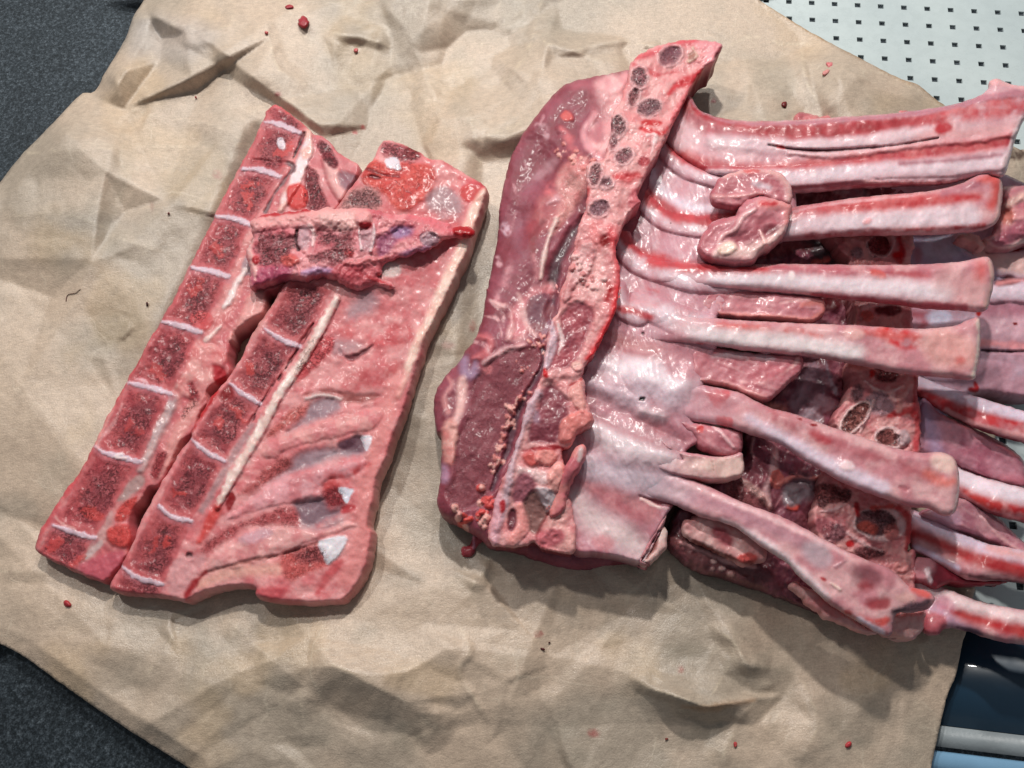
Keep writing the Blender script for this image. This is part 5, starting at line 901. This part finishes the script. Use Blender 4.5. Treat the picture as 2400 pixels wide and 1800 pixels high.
rib(ra, 'H -40 200 60 240 200 298 330 335 500 352 700 365 1000 378 1200 384 1450 400 1620 402 1750 385 1830 350 1870 340 1890 360 1892 430 1886 560 1870 640 1852 686 1700 672 1500 655 1300 620 1100 582 950 558 850 548 600 522 450 498 340 490 200 480 60 470 -40 440', 'X 1480 154 1600 174 1680 186 1880 194 2300 226',
    [ST('H 430 385 600 400 850 420 1010 450', [12, 14, 16, 8], '#c85450', 6, sub=20), EL('H 1440 450', 52, 22, 20, '#c4353c', 9, col2='#cc6a66', sub=24), ST('H 1200 420 1400 440 1560 450', [10, 20, 8], '#c85c58', 7, a=.8), ST('H 300 430 500 455 800 475 1200 540', [40, 40, 40, 40], '#e4dcde', 10, dz=2), ST('H 900 540 1100 575 1300 615 1500 650', [6, 10, 14, 12], '#b89498', 5), EL('H 1720 520', 70, 44, 20, '#d9a8a2', 16, a=.8), ST('H 1880 360 1880 520 1850 680', 6, '#eadad0', 2.5),
     EL('H 1780 580', 12, 9, 0, '#c8524e', 8, a=.6), ST('H 320 490 370 500', 8, '#a81820', 3), EL('H 1190 430', 26, 14, 0, '#dcb0ae', 6, dz=2)], r=20, blend=(1480, 1630))
rib(ra, 'H 0 720 150 700 260 705 400 725 560 762 700 832 900 892 1070 952 1250 1012 1400 1062 1560 1092 1650 1088 1700 1095 1745 1122 1768 1180 1775 1290 1762 1400 1725 1442 1680 1440 1600 1400 1500 1390 1350 1342 1200 1290 1100 1240 1000 1182 880 1112 780 1042 640 1000 500 952 330 922 180 896 60 862', 'X 1520 150 1700 172 1900 190 2250 220',
    [ST('H 700 870 850 930 1000 1000 1200 1080 1400 1150 1600 1230', [26, 32, 30, 26, 22, 30], '#b67078', 8, sub=30), EL('H 1000 1010', 30, 12, 25, '#b0404a', 7, a=.8), PO('H 355 755 480 745 490 780 440 840 390 800', '#cb3a3a', 4), PO('H 430 900 500 890 520 940 480 955 430 930', '#cb3f3c', 4), EL('H 885 903', 8, 4, 20, '#8e1018', 1.5), EL('H 965 938', 8, 3.5, 5, '#8e1018', 1.5),
     ST('H 600 900 750 990 900 1070 1100 1180 1350 1290', [24, 28, 30, 34, 34], '#dccfdc', 8, dz=2), EL('H 1150 1165', 18, 10, 10, '#ecd8dc', 4, dz=2), ST('H 1600 1210 1690 1260 1740 1250', [20, 28, 20], '#d67a70', 8, a=.8), EL('H 1690 1150', 30, 20, 20, '#e6ccc4', 10), EL('H 1465 1290', 13, 6, 20, '#b87880', 2, dz=-2), ST('H 1765 1180 1770 1300 1740 1430', 7, '#e6d6d2', 3), EL('H 520 840', 40, 14, 10, '#d9a0a4', 8, a=.6)], r=20, blend=(1520, 1740))
rib(ra, 'I -110 60 -40 120 40 165 150 215 330 288 500 368 700 442 850 522 1000 602 1120 655 1200 682 1260 730 1310 775 1400 800 1432 835 1400 885 1320 905 1250 905 1232 960 1215 1018 1130 992 1030 930 920 860 830 780 760 715 700 650 600 590 450 482 300 440 160 378 40 345 -60 330 -130 250', 'X 1440 128 1580 150 1780 172 2000 178 2160 164',
    [ST('I 250 330 500 430 700 520 850 600', [40, 36, 36, 30], '#c094a0', 10, a=.85), ST('I 100 230 330 320 550 410 800 520 1000 620', [12, 12, 12, 12, 12], '#e2c0c4', 5), ST('I 400 460 600 560 700 640 800 730 900 820', [14, 20, 24, 26, 20], '#e6d6da', 7, dz=2), EL('I 860 620', 40, 26, 35, '#c4b4bc', 10, a=.8), EL('I 1100 720', 40, 24, 20, '#7d4650', 14, a=.75), EL('I 1090 775', 20, 12, 0, '#983840', 10, a=.8), PO('I 1090 860 1150 830 1210 830 1210 870 1130 885', '#a03a42', 8, a=.85, wet=1, dz=-2),
     ST('I 1230 900 1300 880 1400 850', [10, 22, 14], '#5c4650', 5, por=.3), ST('I 1330 790 1400 820', 16, '#d06c68', 5), EL('I 890 740', 9, 4, 30, '#b4343c', 3), ST('I 930 760 970 790', 5, '#e6d0c8', 2, dz=3), ST('I 950 680 1000 650', 6, '#b89098', 3, dz=2), ST('I 1000 900 1120 960 1200 940', [12, 22, 16], '#c9605c', 5, sub=14), ST('I 1060 930 1180 1000', 10, '#e2d4e0', 4), EL('I 1290 830', 24, 12, 0, '#dcb4b0', 8)], r=20, blend=(1440, 1620))
piece('fat_flap', 'I 1215 920 1270 910 1340 900 1385 910 1370 990 1330 1035 1290 1030 1225 1000', ra, M_FLESH, z=120, r=14, zb=20, base='#e0b8b4', base2='#d39a9a', rag=2.5, nz=((24, 5), (8, 2)))
piece('fat_flap', 'I 730 770 760 755 850 800 930 870 1040 940 1150 1000 1120 1010 960 950 850 880 760 800', ra, M_FLESH, z=104, r=8, zb=60, base='#d99c9c', base2='#e2bcb8', rag=3, nz=((20, 4), (8, 2)))

# intercostal muscle flaps left between the ribs
IM = dict(base='#b8707a', base2='#c98c94', nz=((40, 4), (14, 1.6)), wet=1, side='#8a4652')
piece('intercostal_muscle', 'H 380 205 480 195 600 192 800 210 950 222 1010 235 1028 262 1026 315 990 345 950 362 900 358 700 345 560 345 420 322 330 280', ra, M_FLESH, z='H 400 260 160 1000 290 172', r=9, zb=130, fib=(4, 50, 7, .4, '#dcb4b6'), rag=1.2,
      layers=[ST('H 420 320 700 335 960 360', [8, 10, 12], '#dc9c98', 4, dz=2), ST('H 900 270 1000 260 1020 310 940 350', [10, 16, 16, 8], '#d08884', 5), ST('H 780 260 940 240', 6, '#dcb0b0', 3)], **IM)
piece('intercostal_muscle', 'H 290 520 400 508 500 520 650 540 800 548 880 552 908 585 890 645 840 690 800 725 740 782 680 795 600 770 500 725 400 705 300 690 288 600', ra, M_FLESH, z='H 350 600 156 850 640 168', r=9, zb=120, fib=(20, 50, 7, .4, '#dcb4b6'), rag=1.2,
      layers=[ST('H 300 690 400 700 520 730 700 790', [10, 14, 16, 12], '#d9a0a0', 4, dz=2), ST('H 560 700 700 690 840 620 880 570', [6, 8, 8, 6], '#e2b8b8', 3), ST('H 400 560 560 540 740 570', [10, 16, 8], '#d9ccd2', 6, wet=1, a=.7), EL('H 700 650', 50, 20, -15, '#c27680', 10)], **IM)
piece('intercostal_muscle', 'H 200 905 330 925 480 950 560 975 572 1010 560 1090 500 1112 420 1100 330 1060 300 1010 240 960', ra, M_FLESH, z='H 250 930 152 550 1050 156', r=18, zb=110, fib=(30, 50, 7, .4, '#d8b0b4'), rag=1.2, layers=[ST('H 310 960 360 930 430 960 520 1060', [5, 7, 8, 6], '#e0bcc0', 3, dz=3), EL('H 330 960', 8, 8, 0, '#c84f50', 3)], **{**IM, 'base': '#a8616e'})
piece('fat_flap', 'F 1080 880 1230 900 1327 940 H 60 960 150 1070 250 1090 400 1112 480 1112 560 1092 574 1130 572 1210 500 1238 410 1248 330 1238 150 1204 0 1140 F 1200 1020', ra, M_FLESH, z='H 0 1080 146 200 1150 156 300 1150 162 560 1170 158', r=10, zb=110, blend=(1490, 1590), base='#e0c6be', base2='#d6b0ae', rag=1, wet=.95, nz=((50, 5), (16, 1.6)),
      layers=[ST('H -60 980 60 1010 180 1070 400 1105 560 1095', [20, 20, 16, 14, 12], '#c899a0', 6, col2='#b8808a', dz=3), ST('H 395 1120 410 1180 405 1240', 4, '#c9a49c', 2, dz=-3), ST('H 160 1205 330 1240 400 1245', 5, '#b86a68', 3), ST('H 0 1100 120 1160 380 1170', 16, '#efdcd0', 8, a=.7)])
# curled flap draped over the third rib
piece('meat_curl', 'G 405 1010 430 950 470 895 540 870 640 850 700 855 780 860 840 900 868 950 876 1020 860 1060 800 1050 700 1010 640 1030 570 1072 480 1068 425 1050', ra, M_FLESH, z='G 450 1000 200 800 950 218', r=15, zb=170, fib=(10, 40, 7, .4, '#dcb0b4'), rag=1.6,
      layers=[ST('G 415 1010 560 1005 700 990', 8, '#d5a0a2', 4, dz=3), ST('G 480 890 640 855 780 865 860 940 870 1030', [8, 14, 20, 24, 22], '#dfb6b4', 6, dz=3), ST('G 430 1050 560 1065', 12, '#a8646e', 4), ST('G 650 930 740 960', 12, '#d8c4cc', 5, wet=1), EL('G 640 860', 20, 5, 0, '#c8484c', 3, a=.7)], **IM)
piece('meat_curl', 'G 570 1075 620 1030 700 1005 800 1020 876 1060 866 1110 850 1170 820 1240 760 1290 700 1330 650 1385 560 1395 480 1385 420 1372 370 1350 340 1310 352 1250 380 1200 430 1150 500 1130 560 1115', ra, M_FLESH, z='G 380 1280 200 700 1150 220 800 1050 218 500 1350 204', r=15, zb=160, rag=1.8,
      layers=[ST('G 430 1350 470 1240 540 1200 600 1120 660 1080', [10, 8, 10, 10, 8], '#e0b8ba', 3, dz=4, rnd=True), PO('G 520 1240 600 1200 660 1120 800 1130 830 1190 760 1250 640 1300 560 1290', '#b06a74', 9, dz=-3), ST('G 440 1340 540 1330 660 1320 760 1260 840 1180', [16, 30, 34, 22, 10], '#e0c2be', 8, dz=3, rnd=True), EL('G 500 1310', 22, 14, -20, '#efd9cc', 4, dz=5), EL('G 750 1200', 22, 10, -10, '#7c3440', 6), ST('G 360 1300 400 1210 480 1150', [16, 20, 14], '#b8707a', 6),
              ST('G 700 1050 850 1060 850 1150', [20, 26, 20], '#d99a9a', 7, dz=3), EL('G 740 1050', 22, 6, 0, '#c8484e', 4), ST('G 690 1200 720 1280', 5, '#e6c0bc', 2, dz=3)], fib=(-35, 44, 7, .3, '#dcb4b6'), **{**IM, 'base': '#bd7a84'})

# ---------------------------------------------------------------- scraps and drops on the paper
def bit(s, rx, ry, rot, label, cat='meat scrap', name='meat_crumb', base='#b54852', base2='#9c323c', h=5, par=None):
    p = EL(s, rx, ry, rot).P; q = ' '.join('%f %f' % tuple(x) for x in p[::4])
    c = p.mean(0); pz = paper_z(c[0], c[1]); q = ' '.join('%f %f' % tuple(x) for x in p[::4])
    o = piece(name, 'P ' + q, None, M_FLESH, z=h + pz + 2, r=min(rx, ry) * .8, zb=pz - 1, g=min(3.0, max(1.2, min(rx, ry) * .4)), base=base, base2=base2, rag=min(4, min(rx, ry) * .4), nz=((9, min(rx, ry) * .25),), wet=.7, bulge=.4)
    tag(o, label, cat)
bit('J 1030 104', 14, 16, 5, 'largest red meat crumb on the paper near the top edge', h=10)
bit('J 960 32', 10, 5, 5, 'flat red meat crumb close to the top edge of the photo')
bit('J 852 153', 5, 4, 0, 'tiny pale red crumb left of the large crumb on the paper', base='#c06a6a')
bit('J 1276 234', 5, 5, 0, 'small pinkish crumb right of the large crumb, below a paper crease', base='#c07070')
bit('J 520 457', 3, 3, 0, 'tiny red speck on the shiny paper above the narrow spine strip')
bit('G 1092 248', 12, 9, 10, 'pink fat crumb on the paper near the white tray edge', base='#d5898a', base2='#c87478')
bit('G 1076 292', 9, 5, -30, 'thin pink sliver below the fat crumb near the tray', base='#d29a94', base2='#c88a86', h=4)
bit('G 835 477', 6, 7, 30, 'dark red blood clot on the paper above the top rib', 'blood drop', 'blood_drop', '#6b0e14', '#500a10', 6)
bit('C 376 1460', 8, 9, 0, 'round red crumb on the paper below the narrow spine strip', base='#c0504e', h=5)
bit('A 1092 830', 3, 3, 0, 'tiny dark blood speck left of the spine strip', 'blood drop', 'blood_drop', '#6b1a1c', '#5a1216', 4)
bit('A 952 1420', 4, 6, 10, 'shiny dark blood drop left of the spine strip', 'blood drop', 'blood_drop', '#4a0d10', '#380a0c', 5)
bit('L 1198 506', 4, 2.5, -30, 'upper dark speck of the pair on the paper below the upper rack', 'blood drop', 'blood_drop', '#5a1216', '#4a0d10', 3)
bit('L 1160 543', 5, 2, 20, 'lower dark speck of the pair on the paper below the upper rack', 'blood drop', 'blood_drop', '#5a1216', '#4a0d10', 3)
bit('I 1015 1545', 9, 6, -45, 'small red triangular crumb near the bottom right of the paper', base='#c0484e')
bit('I 463 1548', 3.5, 6, 5, 'thin upright red sliver at the bottom of the paper', base='#c0625e', h=3)
bit('I 130 1518', 5, 2.5, -30, 'small brown sliver left of the upright red sliver at the bottom', base='#8c4038', base2='#7c362e', h=3)
def thread():
    P = catmull(V('A 428 1400 432 1372 445 1355 470 1350 490 1346 505 1335 520 1322'), 2, False); W = unproj(P, np.array([paper_z(a, b) + 1.5 for a, b in P])); v = []; f = []
    for i, p in enumerate(W):
        for k in range(5):
            a = k * 2 * math.pi / 5; v.append((p[0] + math.cos(a) * .00022, p[1] + math.cos(a) * .0001, p[2] + math.sin(a) * .00022))
    for i in range(len(W) - 1):
        for k in range(5): f.append((i * 5 + k, i * 5 + (k + 1) % 5, i * 5 + 5 + (k + 1) % 5, i * 5 + 5 + k))
    tag(mesh_obj('meat_thread', v, f, plain('dark_fibre', '#5a2a24', .5)), 'thin dark curved meat fibre on the paper left of the spine strip', 'meat scrap')
thread()
print('tris', sum(len(o.data.loops) // 3 for o in bpy.data.objects if o.type == 'MESH'))
